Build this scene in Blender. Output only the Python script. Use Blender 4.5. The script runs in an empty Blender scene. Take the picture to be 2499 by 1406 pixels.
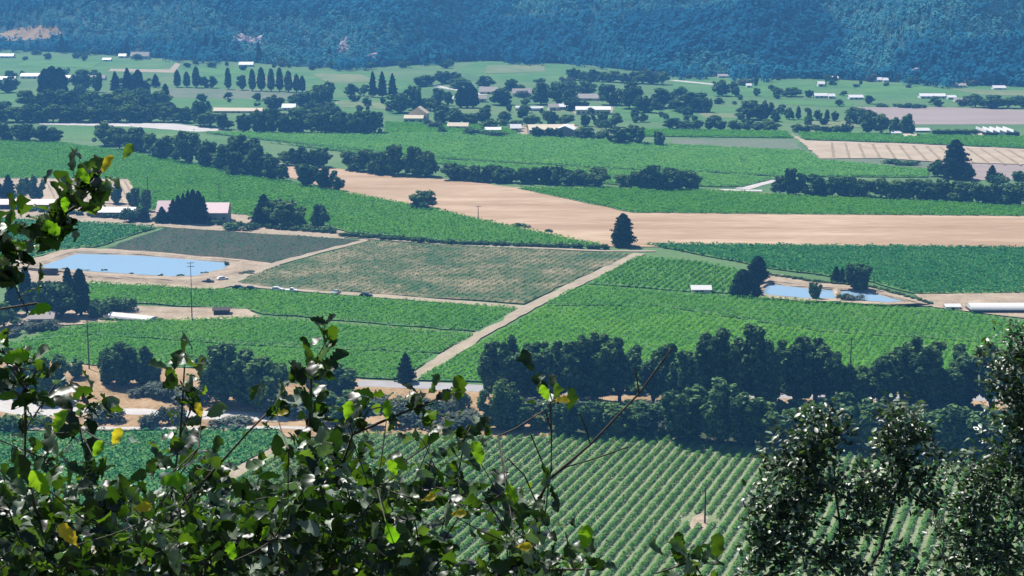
import bpy, math, random
import numpy as np
from mathutils import Vector

random.seed(7)
S = bpy.context.scene
COL = S.collection
# ------------------------------------------------------------------ camera
H, F, W, HT = 122.0, 4300.0, 2499.0, 1406.0          # eye height (m), focal length and frame in photo pixels
PITCH = math.atan(843.0 / F)
cam_d = bpy.data.cameras.new('camera'); cam = bpy.data.objects.new('camera', cam_d); COL.objects.link(cam)
cam_d.sensor_fit = 'HORIZONTAL'; cam_d.sensor_width = 36.0; cam_d.lens = 36.0 * F / W
cam_d.clip_start = 0.1; cam_d.clip_end = 9000
cam.location = (0, 0, H); cam.rotation_euler = (math.pi / 2 - PITCH, 0, 0)
S.camera = cam
# ------------------------------------------------------------------ sky, sun, exposure
SUN_EL, SUN_AZ = math.radians(56), math.radians(-38)  # azimuth from +Y (view direction), negative = left
wd = bpy.data.worlds.new('World'); S.world = wd; wd.use_nodes = True
nt = wd.node_tree; bgn = nt.nodes['Background']
sky = nt.nodes.new('ShaderNodeTexSky'); sky.sky_type = 'NISHITA'; sky.sun_disc = False
sky.sun_elevation = SUN_EL; sky.sun_rotation = SUN_AZ; sky.air_density = 1.0; sky.dust_density = 0.4; sky.ozone_density = 2.0
nt.links.new(sky.outputs[0], bgn.inputs[0]); bgn.inputs[1].default_value = 0.055
sd = bpy.data.lights.new('sun', 'SUN'); sd.energy = 4.6; sd.angle = math.radians(0.5); sd.color = (1.0, 0.96, 0.90)
sun = bpy.data.objects.new('sun', sd); COL.objects.link(sun)
tosun = Vector((math.sin(SUN_AZ) * math.cos(SUN_EL), math.cos(SUN_AZ) * math.cos(SUN_EL), math.sin(SUN_EL)))
sun.rotation_euler = tosun.to_track_quat('Z', 'Y').to_euler(); sun.location = (0, 0, 400)
S.view_settings.view_transform = 'Standard'; S.view_settings.look = 'None'
S.view_settings.exposure = 0.75; S.view_settings.gamma = 1.0
S.render.engine = 'CYCLES'
cy = S.cycles
cy.max_bounces = 6; cy.diffuse_bounces = 3; cy.glossy_bounces = 2; cy.transmission_bounces = 3; cy.transparent_max_bounces = 4
cy.volume_bounces = 1; cy.use_denoising = True; cy.sample_clamp_indirect = 4.0
HAZE_DENSITY, HAZE_COLOR = 0.00018, (0.14, 0.43, 0.95)

# ------------------------------------------------------------------ pixel <-> place
FWD = np.array([0, math.cos(PITCH), -math.sin(PITCH)]); UP = np.array([0, math.sin(PITCH), math.cos(PITCH)]); RT = np.array([1.0, 0, 0])
CAM = np.array([0, 0, H])
def ray(x, y): return FWD + RT * ((x - W / 2) / F) - UP * ((y - HT / 2) / F)
def G(x, y, z=0.0):
    d = ray(x, y); t = (z - H) / d[2]; return CAM + d * t
def depth(p): return float(np.dot(np.asarray(p) - CAM, FWD))
def at(x, y, dep): return CAM + ray(x, y) * dep
def mpp(p): return depth(p) / F                       # metres per photo pixel at p

# ------------------------------------------------------------------ mesh helpers
def np_mesh(name, V, Fc, mat=None, smooth=False):
    V = np.asarray(V, np.float32); Fc = np.asarray(Fc, np.int32)
    me = bpy.data.meshes.new(name)
    me.vertices.add(len(V)); me.vertices.foreach_set('co', V.ravel())
    me.loops.add(Fc.size); me.loops.foreach_set('vertex_index', Fc.ravel())
    me.polygons.add(len(Fc)); me.polygons.foreach_set('loop_start', np.arange(0, Fc.size, Fc.shape[1], dtype=np.int32))
    if smooth: me.polygons.foreach_set('use_smooth', np.ones(len(Fc), bool))
    me.update(calc_edges=True)
    if mat: me.materials.append(mat)
    return me
def py_mesh(name, V, Fs, mat=None, smooth=False):
    me = bpy.data.meshes.new(name); me.from_pydata([tuple(map(float, v)) for v in V], [], Fs)
    if mat: me.materials.append(mat)
    if smooth:
        for p in me.polygons: p.use_smooth = True
    me.update(); return me
def link(name, me, parent=None, loc=None):
    o = bpy.data.objects.new(name, me); COL.objects.link(o)
    if parent: o.parent = parent
    if loc is not None: o.location = loc
    return o
def tag(o, label=None, cat=None, group=None, kind=None):
    if label: o['label'] = label
    if cat: o['category'] = cat
    if group: o['group'] = group
    if kind: o['kind'] = kind
    return o
def empty(name, loc, rz=0.0, sc=1.0):
    o = bpy.data.objects.new(name, None); COL.objects.link(o); o.location = tuple(map(float, loc)); o.rotation_euler = (0, 0, rz)
    o.scale = (sc, sc, sc) if not hasattr(sc, '__len__') else sc
    o.empty_display_size = 0.3; return o
ORD = ['zeroth', 'first', 'second', 'third', 'fourth', 'fifth', 'sixth', 'seventh', 'eighth', 'ninth', 'tenth', 'eleventh', 'twelfth', 'thirteenth',
       'fourteenth', 'fifteenth', 'sixteenth', 'seventeenth', 'eighteenth', 'nineteenth', 'twentieth']
TENS = {20: 'twenty', 30: 'thirty', 40: 'forty', 50: 'fifty', 60: 'sixty', 70: 'seventy', 80: 'eighty', 90: 'ninety'}
def ordw(n):
    if n <= 20: return ORD[n]
    t, u = n // 10 * 10, n % 10
    return (TENS[t] + '-' + ORD[u]) if u else TENS[t][:-1] + 'ieth'

def tube(pts, rad, n=6):
    pts = np.asarray(pts, float); rad = np.asarray(rad, float); m = len(pts)
    tan = np.gradient(pts, axis=0); tan /= np.linalg.norm(tan, axis=1)[:, None] + 1e-9
    ref = np.where(np.abs(tan[:, 2:3]) > 0.9, np.array([[1.0, 0, 0]]), np.array([[0, 0, 1.0]]))
    a = np.cross(tan, ref); a /= np.linalg.norm(a, axis=1)[:, None] + 1e-9; b = np.cross(tan, a)
    th = np.arange(n) * 2 * math.pi / n
    V = pts[:, None, :] + rad[:, None, None] * (a[:, None, :] * np.cos(th)[None, :, None] + b[:, None, :] * np.sin(th)[None, :, None])
    V = V.reshape(-1, 3); i = np.arange(m - 1)[:, None] * n; j = np.arange(n)[None, :]; k = (j + 1) % n
    Fq = np.stack([i + j, i + k, i + n + k, i + n + j], -1).reshape(-1, 4)
    return V, Fq
class Acc:
    def __init__(s): s.V = []; s.F = []; s.n = 0
    def add(s, V, Fq): s.V.append(V); s.F.append(np.asarray(Fq) + s.n); s.n += len(V)
    def mesh(s, name, mat, smooth=False): return np_mesh(name, np.concatenate(s.V), np.concatenate(s.F), mat, smooth)
def box(w, d, h, c=(0, 0, 0)):
    x, y, z = w / 2, d / 2, h
    V = np.array([(-x, -y, 0), (x, -y, 0), (x, y, 0), (-x, y, 0), (-x, -y, z), (x, -y, z), (x, y, z), (-x, y, z)], float) + np.array(c)
    return V, np.array([(3, 2, 1, 0), (4, 5, 6, 7), (0, 1, 5, 4), (1, 2, 6, 5), (2, 3, 7, 6), (3, 0, 4, 7)])
def cards(C, N, size, rng, aspect=0.8):
    n = len(C); N = N / (np.linalg.norm(N, axis=1)[:, None] + 1e-9)
    r = rng.normal(size=(n, 3)); a = np.cross(N, r); a /= np.linalg.norm(a, axis=1)[:, None] + 1e-9; b = np.cross(N, a)
    s = (size if np.ndim(size) else np.full(n, size))[:, None] * rng.uniform(0.65, 1.3, (n, 1)) * 0.5
    q = []
    for sx, sy in ((-1, -1), (1, -1), (1, 1), (-1, 1)):
        q.append(C + a * s * sx * rng.uniform(0.55, 1.25, (n, 1)) + b * s * aspect * sy * rng.uniform(0.55, 1.25, (n, 1)) + N * s * rng.uniform(-0.3, 0.3, (n, 1)))
    V = np.stack(q, 1).reshape(-1, 3)
    return V, np.arange(n * 4).reshape(n, 4)
def cross_clip(poly, o, d):
    ts = []
    n = len(poly)
    for i in range(n):
        p, q = poly[i], poly[(i + 1) % n]; e = q - p; den = d[0] * e[1] - d[1] * e[0]
        if abs(den) < 1e-9: continue
        w = p - o; t = (w[0] * e[1] - w[1] * e[0]) / den; u = (w[0] * d[1] - w[1] * d[0]) / den
        if 0 <= u < 1: ts.append(t)
    ts.sort(); return [(ts[i], ts[i + 1]) for i in range(0, len(ts) - 1, 2)]
def inside(poly, P):
    P = np.asarray(P); r = np.zeros(len(P), bool); n = len(poly)
    for i in range(n):
        a, b = poly[i], poly[(i + 1) % n]
        c = (a[1] > P[:, 1]) != (b[1] > P[:, 1])
        with np.errstate(divide='ignore', invalid='ignore'):
            x = (b[0] - a[0]) * (P[:, 1] - a[1]) / (b[1] - a[1]) + a[0]
        r ^= c & (P[:, 0] < x)
    return r
def gpoly(px): return np.array([G(x, y)[:2] for x, y in px])

# ------------------------------------------------------------------ materials
def new_mat(name):
    m = bpy.data.materials.new(name); m.use_nodes = True; t = m.node_tree
    return m, t, t.nodes['Principled BSDF'], t.nodes['Material Output']
def ramp2(t, fac, cols, pos=None):
    r = t.nodes.new('ShaderNodeValToRGB'); e = r.color_ramp.elements
    pos = pos or [i / (len(cols) - 1) for i in range(len(cols))]
    while len(e) < len(cols): e.new(0.5)
    for i, c in enumerate(cols): e[i].position = pos[i]; e[i].color = (*c, 1)
    t.links.new(fac, r.inputs[0]); return r.outputs[0]
def mat_ground(name, cols, scale=0.05, detail=6, stretch=(1, 1, 1), rot=0.0, pos=None, rough=0.95, fine=0.0, finescale=1.2, bump=0.0):
    m, t, p, out = new_mat(name)
    g = t.nodes.new('ShaderNodeNewGeometry'); mp = t.nodes.new('ShaderNodeMapping')
    mp.inputs['Rotation'].default_value = (0, 0, rot); mp.inputs['Scale'].default_value = stretch
    t.links.new(g.outputs['Position'], mp.inputs[0])
    n = t.nodes.new('ShaderNodeTexNoise'); n.inputs['Scale'].default_value = scale; n.inputs['Detail'].default_value = detail; n.inputs['Roughness'].default_value = 0.65
    t.links.new(mp.outputs[0], n.inputs['Vector'])
    fac = n.outputs['Fac']
    if fine:
        n2 = t.nodes.new('ShaderNodeTexNoise'); n2.inputs['Scale'].default_value = finescale; n2.inputs['Detail'].default_value = 3
        t.links.new(mp.outputs[0], n2.inputs['Vector'])
        mx = t.nodes.new('ShaderNodeMix'); mx.inputs[0].default_value = fine
        t.links.new(fac, mx.inputs[2]); t.links.new(n2.outputs['Fac'], mx.inputs[3]); fac = mx.outputs[0]
    t.links.new(ramp2(t, fac, cols, pos or [0.32 + 0.36 * i / (len(cols) - 1) for i in range(len(cols))]), p.inputs['Base Color'])
    p.inputs['Roughness'].default_value = rough; p.inputs['Specular IOR Level'].default_value = 0.15
    if bump:
        bn = t.nodes.new('ShaderNodeBump'); bn.inputs['Strength'].default_value = 0.6; bn.inputs['Distance'].default_value = bump
        t.links.new(fac, bn.inputs['Height']); t.links.new(bn.outputs[0], p.inputs['Normal'])
    return m
def mat_leaf(name, cols, trans=0.3, tcol=(0.2, 0.34, 0.05), objvar=0.35, gloss=0.0, rough=0.35, field=0.0, pos=None):
    m, t, p, out = new_mat(name)
    g = t.nodes.new('ShaderNodeNewGeometry'); oi = t.nodes.new('ShaderNodeObjectInfo')
    mx = t.nodes.new('ShaderNodeMix'); mx.inputs[0].default_value = objvar
    t.links.new(g.outputs['Random Per Island'], mx.inputs[2]); t.links.new(oi.outputs['Random'], mx.inputs[3])
    fac = mx.outputs[0]
    if field:
        n = t.nodes.new('ShaderNodeTexNoise'); n.inputs['Scale'].default_value = 0.035; n.inputs['Detail'].default_value = 7; n.inputs['Roughness'].default_value = 0.6
        t.links.new(g.outputs['Position'], n.inputs['Vector'])
        mr = t.nodes.new('ShaderNodeMapRange'); mr.inputs[1].default_value = 0.3; mr.inputs[2].default_value = 0.7; t.links.new(n.outputs['Fac'], mr.inputs[0])
        m2 = t.nodes.new('ShaderNodeMix'); m2.inputs[0].default_value = field; t.links.new(fac, m2.inputs[2]); t.links.new(mr.outputs[0], m2.inputs[3]); fac = m2.outputs[0]
    c = ramp2(t, fac, cols, pos)
    p.inputs['Roughness'].default_value = rough; p.inputs['Specular IOR Level'].default_value = gloss
    t.links.new(c, p.inputs['Base Color'])
    tr = t.nodes.new('ShaderNodeBsdfTranslucent'); mc = t.nodes.new('ShaderNodeMix'); mc.data_type = 'RGBA'; mc.inputs[0].default_value = 0.5
    t.links.new(c, mc.inputs[6]); mc.inputs[7].default_value = (*tcol, 1); t.links.new(mc.outputs[2], tr.inputs[0])
    ms = t.nodes.new('ShaderNodeMixShader'); ms.inputs[0].default_value = trans
    t.links.new(p.outputs[0], ms.inputs[1]); t.links.new(tr.outputs[0], ms.inputs[2]); t.links.new(ms.outputs[0], out.inputs[0])
    return m
def mat_plain(name, col, rough=0.7, spec=0.3, var=0.12, scale=1.5, metal=0.0):
    m, t, p, out = new_mat(name)
    g = t.nodes.new('ShaderNodeTexCoord'); n = t.nodes.new('ShaderNodeTexNoise'); n.inputs['Scale'].default_value = scale; n.inputs['Detail'].default_value = 5
    t.links.new(g.outputs['Object'], n.inputs['Vector'])
    c0 = tuple(v * (1 - var) for v in col); c1 = tuple(min(1, v * (1 + var)) for v in col)
    t.links.new(ramp2(t, n.outputs['Fac'], [c0, c1], [0.3, 0.7]), p.inputs['Base Color'])
    p.inputs['Roughness'].default_value = rough; p.inputs['Specular IOR Level'].default_value = spec; p.inputs['Metallic'].default_value = metal
    return m
M = {}
M['ground'] = mat_ground('valley_ground', [(0.055, 0.12, 0.045), (0.09, 0.17, 0.06), (0.15, 0.19, 0.085)], 0.012, 8, fine=0.3, finescale=0.3)
M['grass'] = mat_ground('pasture_grass', [(0.045, 0.13, 0.04), (0.075, 0.175, 0.052), (0.15, 0.21, 0.075)], 0.02, 8, fine=0.35, finescale=0.5)
M['vinefloor'] = mat_ground('vineyard_floor', [(0.045, 0.14, 0.035), (0.08, 0.19, 0.05), (0.14, 0.22, 0.07)], 0.03, 8, fine=0.4, finescale=0.6)
M['nearfloor'] = mat_ground('near_vineyard_floor', [(0.10, 0.155, 0.065), (0.18, 0.215, 0.11), (0.29, 0.29, 0.18)], 0.05, 8, fine=0.5, finescale=1.0)
M['tan'] = mat_ground('dry_hay_field', [(0.28, 0.18, 0.105), (0.375, 0.255, 0.158), (0.50, 0.365, 0.25)], 0.035, 9, (0.30, 1.8, 1), 0.12, fine=0.3, finescale=0.35, pos=[0.34, 0.50, 0.64])
M['drygrass'] = mat_ground('dry_grass', [(0.18, 0.122, 0.059), (0.315, 0.207, 0.108), (0.405, 0.284, 0.171)], 0.06, 8, fine=0.4, finescale=0.8, pos=[0.38, 0.5, 0.62])
M['dirt'] = mat_ground('pale_dirt', [(0.234, 0.18, 0.122), (0.333, 0.257, 0.18), (0.432, 0.347, 0.252)], 0.12, 7, fine=0.4, finescale=1.5, pos=[0.38, 0.5, 0.62])
M['track'] = mat_ground('dirt_track', [(0.216, 0.18, 0.122), (0.333, 0.275, 0.194), (0.414, 0.351, 0.261)], 0.1, 7, fine=0.4, finescale=1.5)
M['asphalt'] = mat_ground('grey_asphalt', [(0.27, 0.261, 0.261), (0.36, 0.342, 0.333)], 0.15, 6)
M['gravel'] = mat_ground('pale_gravel', [(0.378, 0.351, 0.333), (0.54, 0.504, 0.468)], 0.1, 7, fine=0.4)
M['grey_field'] = mat_ground('fallow_field', [(0.08, 0.13, 0.07), (0.13, 0.16, 0.10), (0.18, 0.18, 0.13)], 0.03, 8, fine=0.4, finescale=0.5)
M['purple_field'] = mat_ground('ploughed_field', [(0.24, 0.19, 0.17), (0.33, 0.265, 0.235)], 0.03, 7, (0.4, 1.5, 1), fine=0.3)
M['young'] = mat_ground('young_vineyard_soil', [(0.04, 0.095, 0.036), (0.12, 0.13, 0.065), (0.26, 0.21, 0.13)], 0.05, 9, fine=0.3, finescale=0.3, pos=[0.40, 0.50, 0.62])
M['brown_rows'] = mat_ground('brown_cover_crop', [(0.028, 0.045, 0.028), (0.05, 0.055, 0.038), (0.085, 0.075, 0.052)], 0.05, 8, (1.8, 0.35, 1), -0.3, fine=0.4)
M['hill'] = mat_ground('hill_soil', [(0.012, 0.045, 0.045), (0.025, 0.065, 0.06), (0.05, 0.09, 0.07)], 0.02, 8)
M['stripe'] = mat_ground('straw_strip', [(0.342, 0.261, 0.18), (0.45, 0.36, 0.261)], 0.06, 6)
M['stripe_dark'] = mat_ground('brown_furrow', [(0.22, 0.17, 0.11), (0.32, 0.25, 0.16)], 0.1, 6)
M['chaparral'] = mat_ground('chaparral_slope', [(0.02, 0.035, 0.015), (0.05, 0.07, 0.03), (0.16, 0.13, 0.07)], 0.5, 8)
M['thicket_shade'] = mat_ground('painted_shade_ground', [(0.03, 0.045, 0.02), (0.06, 0.075, 0.035), (0.2, 0.15, 0.08)], 0.12, 8, pos=[0.35, 0.55, 0.75])  # dark tone for the shade painted on the ground below the trees
M['grass2'] = mat_ground('dry_pasture', [(0.09, 0.15, 0.06), (0.15, 0.19, 0.085), (0.24, 0.23, 0.12)], 0.03, 8, fine=0.35, finescale=0.4)
M['rock'] = mat_ground('pink_rock', [(0.38, 0.30, 0.29), (0.62, 0.52, 0.5)], 0.15, 8)
M['vine'] = mat_leaf('vine_leaves', [(0.05, 0.20, 0.03), (0.11, 0.31, 0.038), (0.20, 0.40, 0.05)], 0.42, (0.19, 0.55, 0.03), 0.05, field=0.5)
M['vine_dark'] = mat_leaf('dark_vine_leaves', [(0.03, 0.15, 0.055), (0.055, 0.22, 0.075), (0.10, 0.29, 0.09)], 0.36, (0.08, 0.38, 0.07), 0.05, field=0.5)
M['vine_lime'] = mat_leaf('lime_vine_leaves', [(0.055, 0.21, 0.028), (0.13, 0.36, 0.036), (0.27, 0.48, 0.05)], 0.42, (0.25, 0.6, 0.03), 0.05, field=0.65)
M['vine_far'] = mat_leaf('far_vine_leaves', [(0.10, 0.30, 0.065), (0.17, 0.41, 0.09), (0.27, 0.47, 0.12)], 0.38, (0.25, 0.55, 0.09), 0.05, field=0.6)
M['vine_near'] = mat_leaf('near_vine_leaves', [(0.065, 0.19, 0.05), (0.12, 0.28, 0.065), (0.22, 0.38, 0.09)], 0.36, (0.2, 0.47, 0.06), 0.05, field=0.3)
M['vine_young'] = mat_leaf('young_vine_leaves', [(0.04, 0.12, 0.045), (0.07, 0.16, 0.055), (0.13, 0.22, 0.08)], 0.3, (0.12, 0.3, 0.07), 0.05, field=0.4)
LIT_TUFT = [0.0, 0.42, 0.72, 0.95]  # upper ramp stops paint sunlit tufts into the oak foliage colours
M['oak'] = mat_leaf('oak_foliage', [(0.016, 0.036, 0.017), (0.032, 0.07, 0.03), (0.085, 0.16, 0.06), (0.19, 0.30, 0.105)], 0.14, (0.07, 0.17, 0.03), 0.2, pos=LIT_TUFT)
M['oak_light'] = mat_leaf('pale_oak_foliage', [(0.04, 0.08, 0.03), (0.075, 0.14, 0.045), (0.14, 0.23, 0.07), (0.2, 0.3, 0.1)], 0.22, (0.09, 0.2, 0.04), 0.2, pos=LIT_TUFT)
M['conifer'] = mat_leaf('conifer_foliage', [(0.008, 0.018, 0.009), (0.014, 0.03, 0.014), (0.03, 0.055, 0.024)], 0.06, (0.03, 0.06, 0.02), 0.2)
M['sage'] = mat_leaf('grey_shrub_foliage', [(0.045, 0.065, 0.045), (0.085, 0.11, 0.08), (0.18, 0.2, 0.16)], 0.15, (0.12, 0.16, 0.08), 0.3)
M['forest'] = mat_leaf('haze_tinted_forest', [(0.010, 0.105, 0.16), (0.016, 0.125, 0.185), (0.03, 0.16, 0.21)], 0.1, (0.03, 0.15, 0.16), 0.0, field=0.55)  # blue of the distant haze is put into the foliage colour
M['forest_shade'] = mat_leaf('shade_painted_forest', [(0.006, 0.075, 0.135), (0.010, 0.09, 0.155), (0.02, 0.12, 0.175)], 0.1, (0.02, 0.12, 0.14), 0.0, field=0.55)  # shade of the spur slopes and haze blue put into the colour
M['scrub'] = mat_leaf('haze_tinted_scrub', [(0.035, 0.17, 0.20), (0.06, 0.21, 0.22), (0.11, 0.27, 0.24)], 0.14, (0.08, 0.22, 0.17), 0.0, field=0.55)  # pale scrub, with haze blue put into its colour
M['bark'] = mat_plain('bark', (0.045, 0.036, 0.03), 0.9, 0.1, 0.35, 6)
M['twig'] = mat_plain('twig_bark', (0.075, 0.065, 0.056), 0.75, 0.25, 0.4, 60)
M['white'] = mat_plain('white_metal_roof', (0.62, 0.6, 0.58), 0.5, 0.4, 0.06)
M['pink'] = mat_plain('faded_pink_roof', (0.66, 0.45, 0.45), 0.55, 0.4, 0.08)
M['cream'] = mat_plain('cream_stucco', (0.62, 0.52, 0.38), 0.85, 0.2, 0.08)
M['beige'] = mat_plain('beige_shingle', (0.5, 0.42, 0.3), 0.85, 0.2, 0.12)
M['greyroof'] = mat_plain('grey_shingle', (0.33, 0.29, 0.26), 0.85, 0.2, 0.15)
M['greywall'] = mat_plain('grey_siding', (0.22, 0.25, 0.24), 0.8, 0.2, 0.1)
M['darkwall'] = mat_plain('dark_siding', (0.06, 0.045, 0.04), 0.8, 0.2, 0.15)
M['redwall'] = mat_plain('dull_red_siding', (0.16, 0.06, 0.05), 0.8, 0.2, 0.15)
M['glass'] = mat_plain('window_glass', (0.03, 0.04, 0.05), 0.1, 0.5, 0.1)
M['trim'] = mat_plain('white_trim', (0.7, 0.68, 0.64), 0.7, 0.3, 0.05)
M['black'] = mat_plain('black_paint', (0.012, 0.012, 0.015), 0.25, 0.5, 0.1)
M['paint_white'] = mat_plain('white_paint', (0.75, 0.75, 0.75), 0.25, 0.5, 0.05)
M['paint_grey'] = mat_plain('silver_paint', (0.4, 0.42, 0.45), 0.3, 0.5, 0.05)
M['rubber'] = mat_plain('tyre_rubber', (0.02, 0.02, 0.02), 0.8, 0.2, 0.1)
M['wood'] = mat_plain('weathered_pole_wood', (0.07, 0.055, 0.045), 0.85, 0.2, 0.25, 4)
def water():
    m, t, p, out = new_mat('pond_water')
    p.inputs['Base Color'].default_value = (0.24, 0.36, 0.46, 1); p.inputs['Roughness'].default_value = 0.06; p.inputs['IOR'].default_value = 1.33
    n = t.nodes.new('ShaderNodeTexNoise'); n.inputs['Scale'].default_value = 0.25; n.inputs['Detail'].default_value = 5
    g = t.nodes.new('ShaderNodeNewGeometry'); t.links.new(g.outputs['Position'], n.inputs['Vector'])
    b = t.nodes.new('ShaderNodeBump'); b.inputs['Strength'].default_value = 0.35; b.inputs['Distance'].default_value = 0.12
    t.links.new(n.outputs['Fac'], b.inputs['Height']); t.links.new(b.outputs[0], p.inputs['Normal'])
    return m
M['water'] = water()

# ------------------------------------------------------------------ ground and patches
gx, gy = np.meshgrid(np.linspace(-2600, 2600, 27), np.linspace(40, 3400, 18))
V = np.stack([gx.ravel(), gy.ravel(), np.zeros(gx.size)], 1)
idx = np.arange(gx.size).reshape(gx.shape)
Fq = np.stack([idx[:-1, :-1], idx[:-1, 1:], idx[1:, 1:], idx[1:, :-1]], -1).reshape(-1, 4)
tag(link('ground', np_mesh('ground', V, Fq, M['ground'])), kind='structure')
LAYER = [0.03]
def patch(name, px, mat, z=None, kind='structure', label=None, cat=None):
    LAYER[0] += 0.006
    pts = gpoly(px); zz = LAYER[0] if z is None else z
    # subdivide edges a little and wobble them so that borders are not ruler straight
    rng = np.random.default_rng(len(px) * 31 + int(abs(px[0][0])))
    out = []
    for i in range(len(pts)):
        a, b = pts[i], pts[(i + 1) % len(pts)]; L = np.linalg.norm(b - a); k = max(1, min(40, int(L / 6)))
        nrm = np.array([-(b - a)[1], (b - a)[0]]) / (L + 1e-9)
        for j in range(k): out.append(a + (b - a) * j / k + (nrm * rng.normal(0, 0.6) if j else 0))
    me = py_mesh(name, [(p[0], p[1], zz) for p in out], [list(range(len(out)))], M[mat])
    if me.polygons[0].normal.z < 0: me.flip_normals()
    return tag(link(name, me), label, cat, kind=kind)
def road(name, px, width, mat, z=None, rut=0.25):
    LAYER[0] += 0.006; zz = LAYER[0] if z is None else z
    p = gpoly(px); out = [p[0]]
    for a, b in zip(p[:-1], p[1:]):
        k = max(2, int(np.linalg.norm(b - a) / 5))
        out += [a + (b - a) * j / k for j in range(1, k + 1)]
    p = np.array(out); t = np.gradient(p, axis=0); t /= np.linalg.norm(t, axis=1)[:, None]; nn = np.stack([-t[:, 1], t[:, 0]], 1)
    rng = np.random.default_rng(int(width * 100) + len(p)); w = width / 2
    wl = (w + rng.normal(0, rut, len(p)))[:, None]; wr = (w + rng.normal(0, rut, len(p)))[:, None]
    V = np.concatenate([np.c_[p - nn * wl, np.full(len(p), zz)], np.c_[p + nn * wr, np.full(len(p), zz)]]); m = len(p)
    Fq = [(i + m, i, i + 1, i + m + 1) for i in range(m - 1)]
    me = py_mesh(name, V, Fq, M[mat])
    if me.polygons[0].normal.z < 0: me.flip_normals()
    return tag(link(name, me), kind='structure')

# far valley floor
patch('pasture', [(-150, 140), (60, 138), (430, 150), (380, 172), (250, 178), (-150, 178)], 'grass')
patch('pasture', [(440, 160), (740, 172), (760, 215), (430, 212)], 'grass')
patch('pasture', [(720, 172), (900, 176), (1060, 212), (1000, 235), (800, 232), (740, 205)], 'grass')
patch('pasture', [(1115, 170), (1170, 150), (1420, 158), (1400, 198), (1200, 200)], 'grass')
patch('fallow_field', [(400, 214), (640, 222), (800, 228), (790, 245), (410, 238)], 'grey_field')
patch('pasture', [(410, 240), (640, 242), (650, 262), (420, 268)], 'grass')
patch('pasture', [(800, 235), (960, 245), (1000, 285), (820, 275)], 'grass')
patch('pasture', [(-100, 222), (50, 222), (40, 250), (-100, 252)], 'grass')
patch('pasture', [(1640, 190), (2050, 196), (2250, 206), (2600, 216), (2600, 256), (1760, 236), (1640, 222)], 'grass')
patch('ploughed_field', [(2090, 262), (2300, 262), (2600, 272), (2600, 304), (2190, 304)], 'purple_field')
patch('pasture', [(1500, 262), (1820, 262), (2080, 300), (1640, 300), (1480, 290)], 'grass')
patch('riverbed', [(80, 299), (250, 297), (420, 302), (560, 318), (480, 322), (330, 310), (100, 304)], 'gravel')
patch('pasture', [(140, 308), (330, 312), (480, 324), (560, 345), (300, 345), (140, 340)], 'grass')
patch('fallow_field', [(1640, 339), (1930, 341), (1965, 368), (1640, 354)], 'grey_field')
patch('farm_lane', [(270, 168), (415, 170), (430, 152), (440, 158), (425, 178), (265, 174)], 'track')
road('farm_lane', [(1640, 196), (1760, 208)], 9, 'gravel')
road('farm_lane', [(1060, 210), (1130, 222), (1180, 232)], 9, 'gravel')
road('farm_lane', [(800, 278), (800, 255), (840, 250)], 5, 'track')
patch('farmyard', [(520, 262), (650, 266), (640, 275), (525, 272)], 'dirt')
patch('farmyard', [(1400, 258), (1500, 262), (1490, 280), (1400, 278)], 'dirt')
patch('farmyard', [(1265, 305), (1410, 308), (1400, 335), (1270, 330)], 'dirt')
patch('hay_field', [(1930, 326), (1960, 340), (2020, 384), (2003, 390)], 'track')
patch('farmyard', [(2270, 395), (2600, 400), (2600, 440), (2330, 440)], 'purple_field')
patch('fallow_field', [(2000, 388), (2150, 388), (2290, 398), (2270, 412), (2010, 394)], 'grey_field')
road('farm_lane', [(1810, 462), (1850, 450), (1890, 440)], 8, 'gravel')
road('farm_lane', [(1670, 405), (1720, 412), (1760, 412)], 7, 'gravel')
road('farm_lane', [(1735, 464), (1860, 466)], 6, 'gravel')
road('farm_lane', [(1468, 352), (1540, 352), (1640, 356)], 7, 'gravel')
for k, (px, mt) in enumerate([([(1760, 210), (1990, 212), (1980, 226), (1790, 226)], 'vinefloor'), ([(2050, 206), (2240, 212), (2380, 226), (2120, 228)], 'vinefloor'), ([(2300, 216), (2600, 224), (2600, 238), (2400, 232)], 'grass2'), ([(1500, 262), (1640, 262), (1660, 276), (1520, 276)], 'vinefloor'), ([(1700, 276), (1830, 278), (1850, 288), (1720, 290)], 'grass2'), ([(1900, 244), (2080, 250), (2080, 262), (1910, 256)], 'vinefloor'),
        ([(470, 166), (600, 168), (640, 180), (500, 184)], 'vinefloor'), ([(760, 180), (880, 182), (930, 200), (800, 204)], 'grass2'), ([(1190, 160), (1330, 158), (1330, 176), (1180, 180)], 'grass2'), ([(60, 148), (250, 152), (220, 166), (40, 162)], 'vinefloor'), ([(820, 246), (930, 250), (950, 268), (830, 262)], 'grass2'), ([(1960, 296), (2080, 298), (2100, 312), (1980, 316)], 'grass2'), ([(600, 186), (730, 190), (740, 204), (620, 206)], 'grass2')]):
    patch('pasture', px, mt)
# tan hay field with the lane beside it
patch('hay_field', [(660, 398), (760, 408), (840, 414), (1080, 437), (1250, 458), (1480, 458), (1700, 463), (2080, 484), (2600, 502), (2600, 606), (1480, 603), (1250, 558), (1060, 514), (840, 472), (690, 430)], 'tan')
# farmyard on the left
patch('farmyard', [(-120, 436), (315, 436), (335, 470), (600, 490), (625, 540), (840, 566), (840, 586), (560, 566), (330, 552), (-120, 528)], 'dirt')
road('farm_lane', [(-100, 520), (330, 545), (560, 560), (830, 578), (1100, 598), (1480, 614), (1600, 614)], 3.0, 'track')
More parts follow.
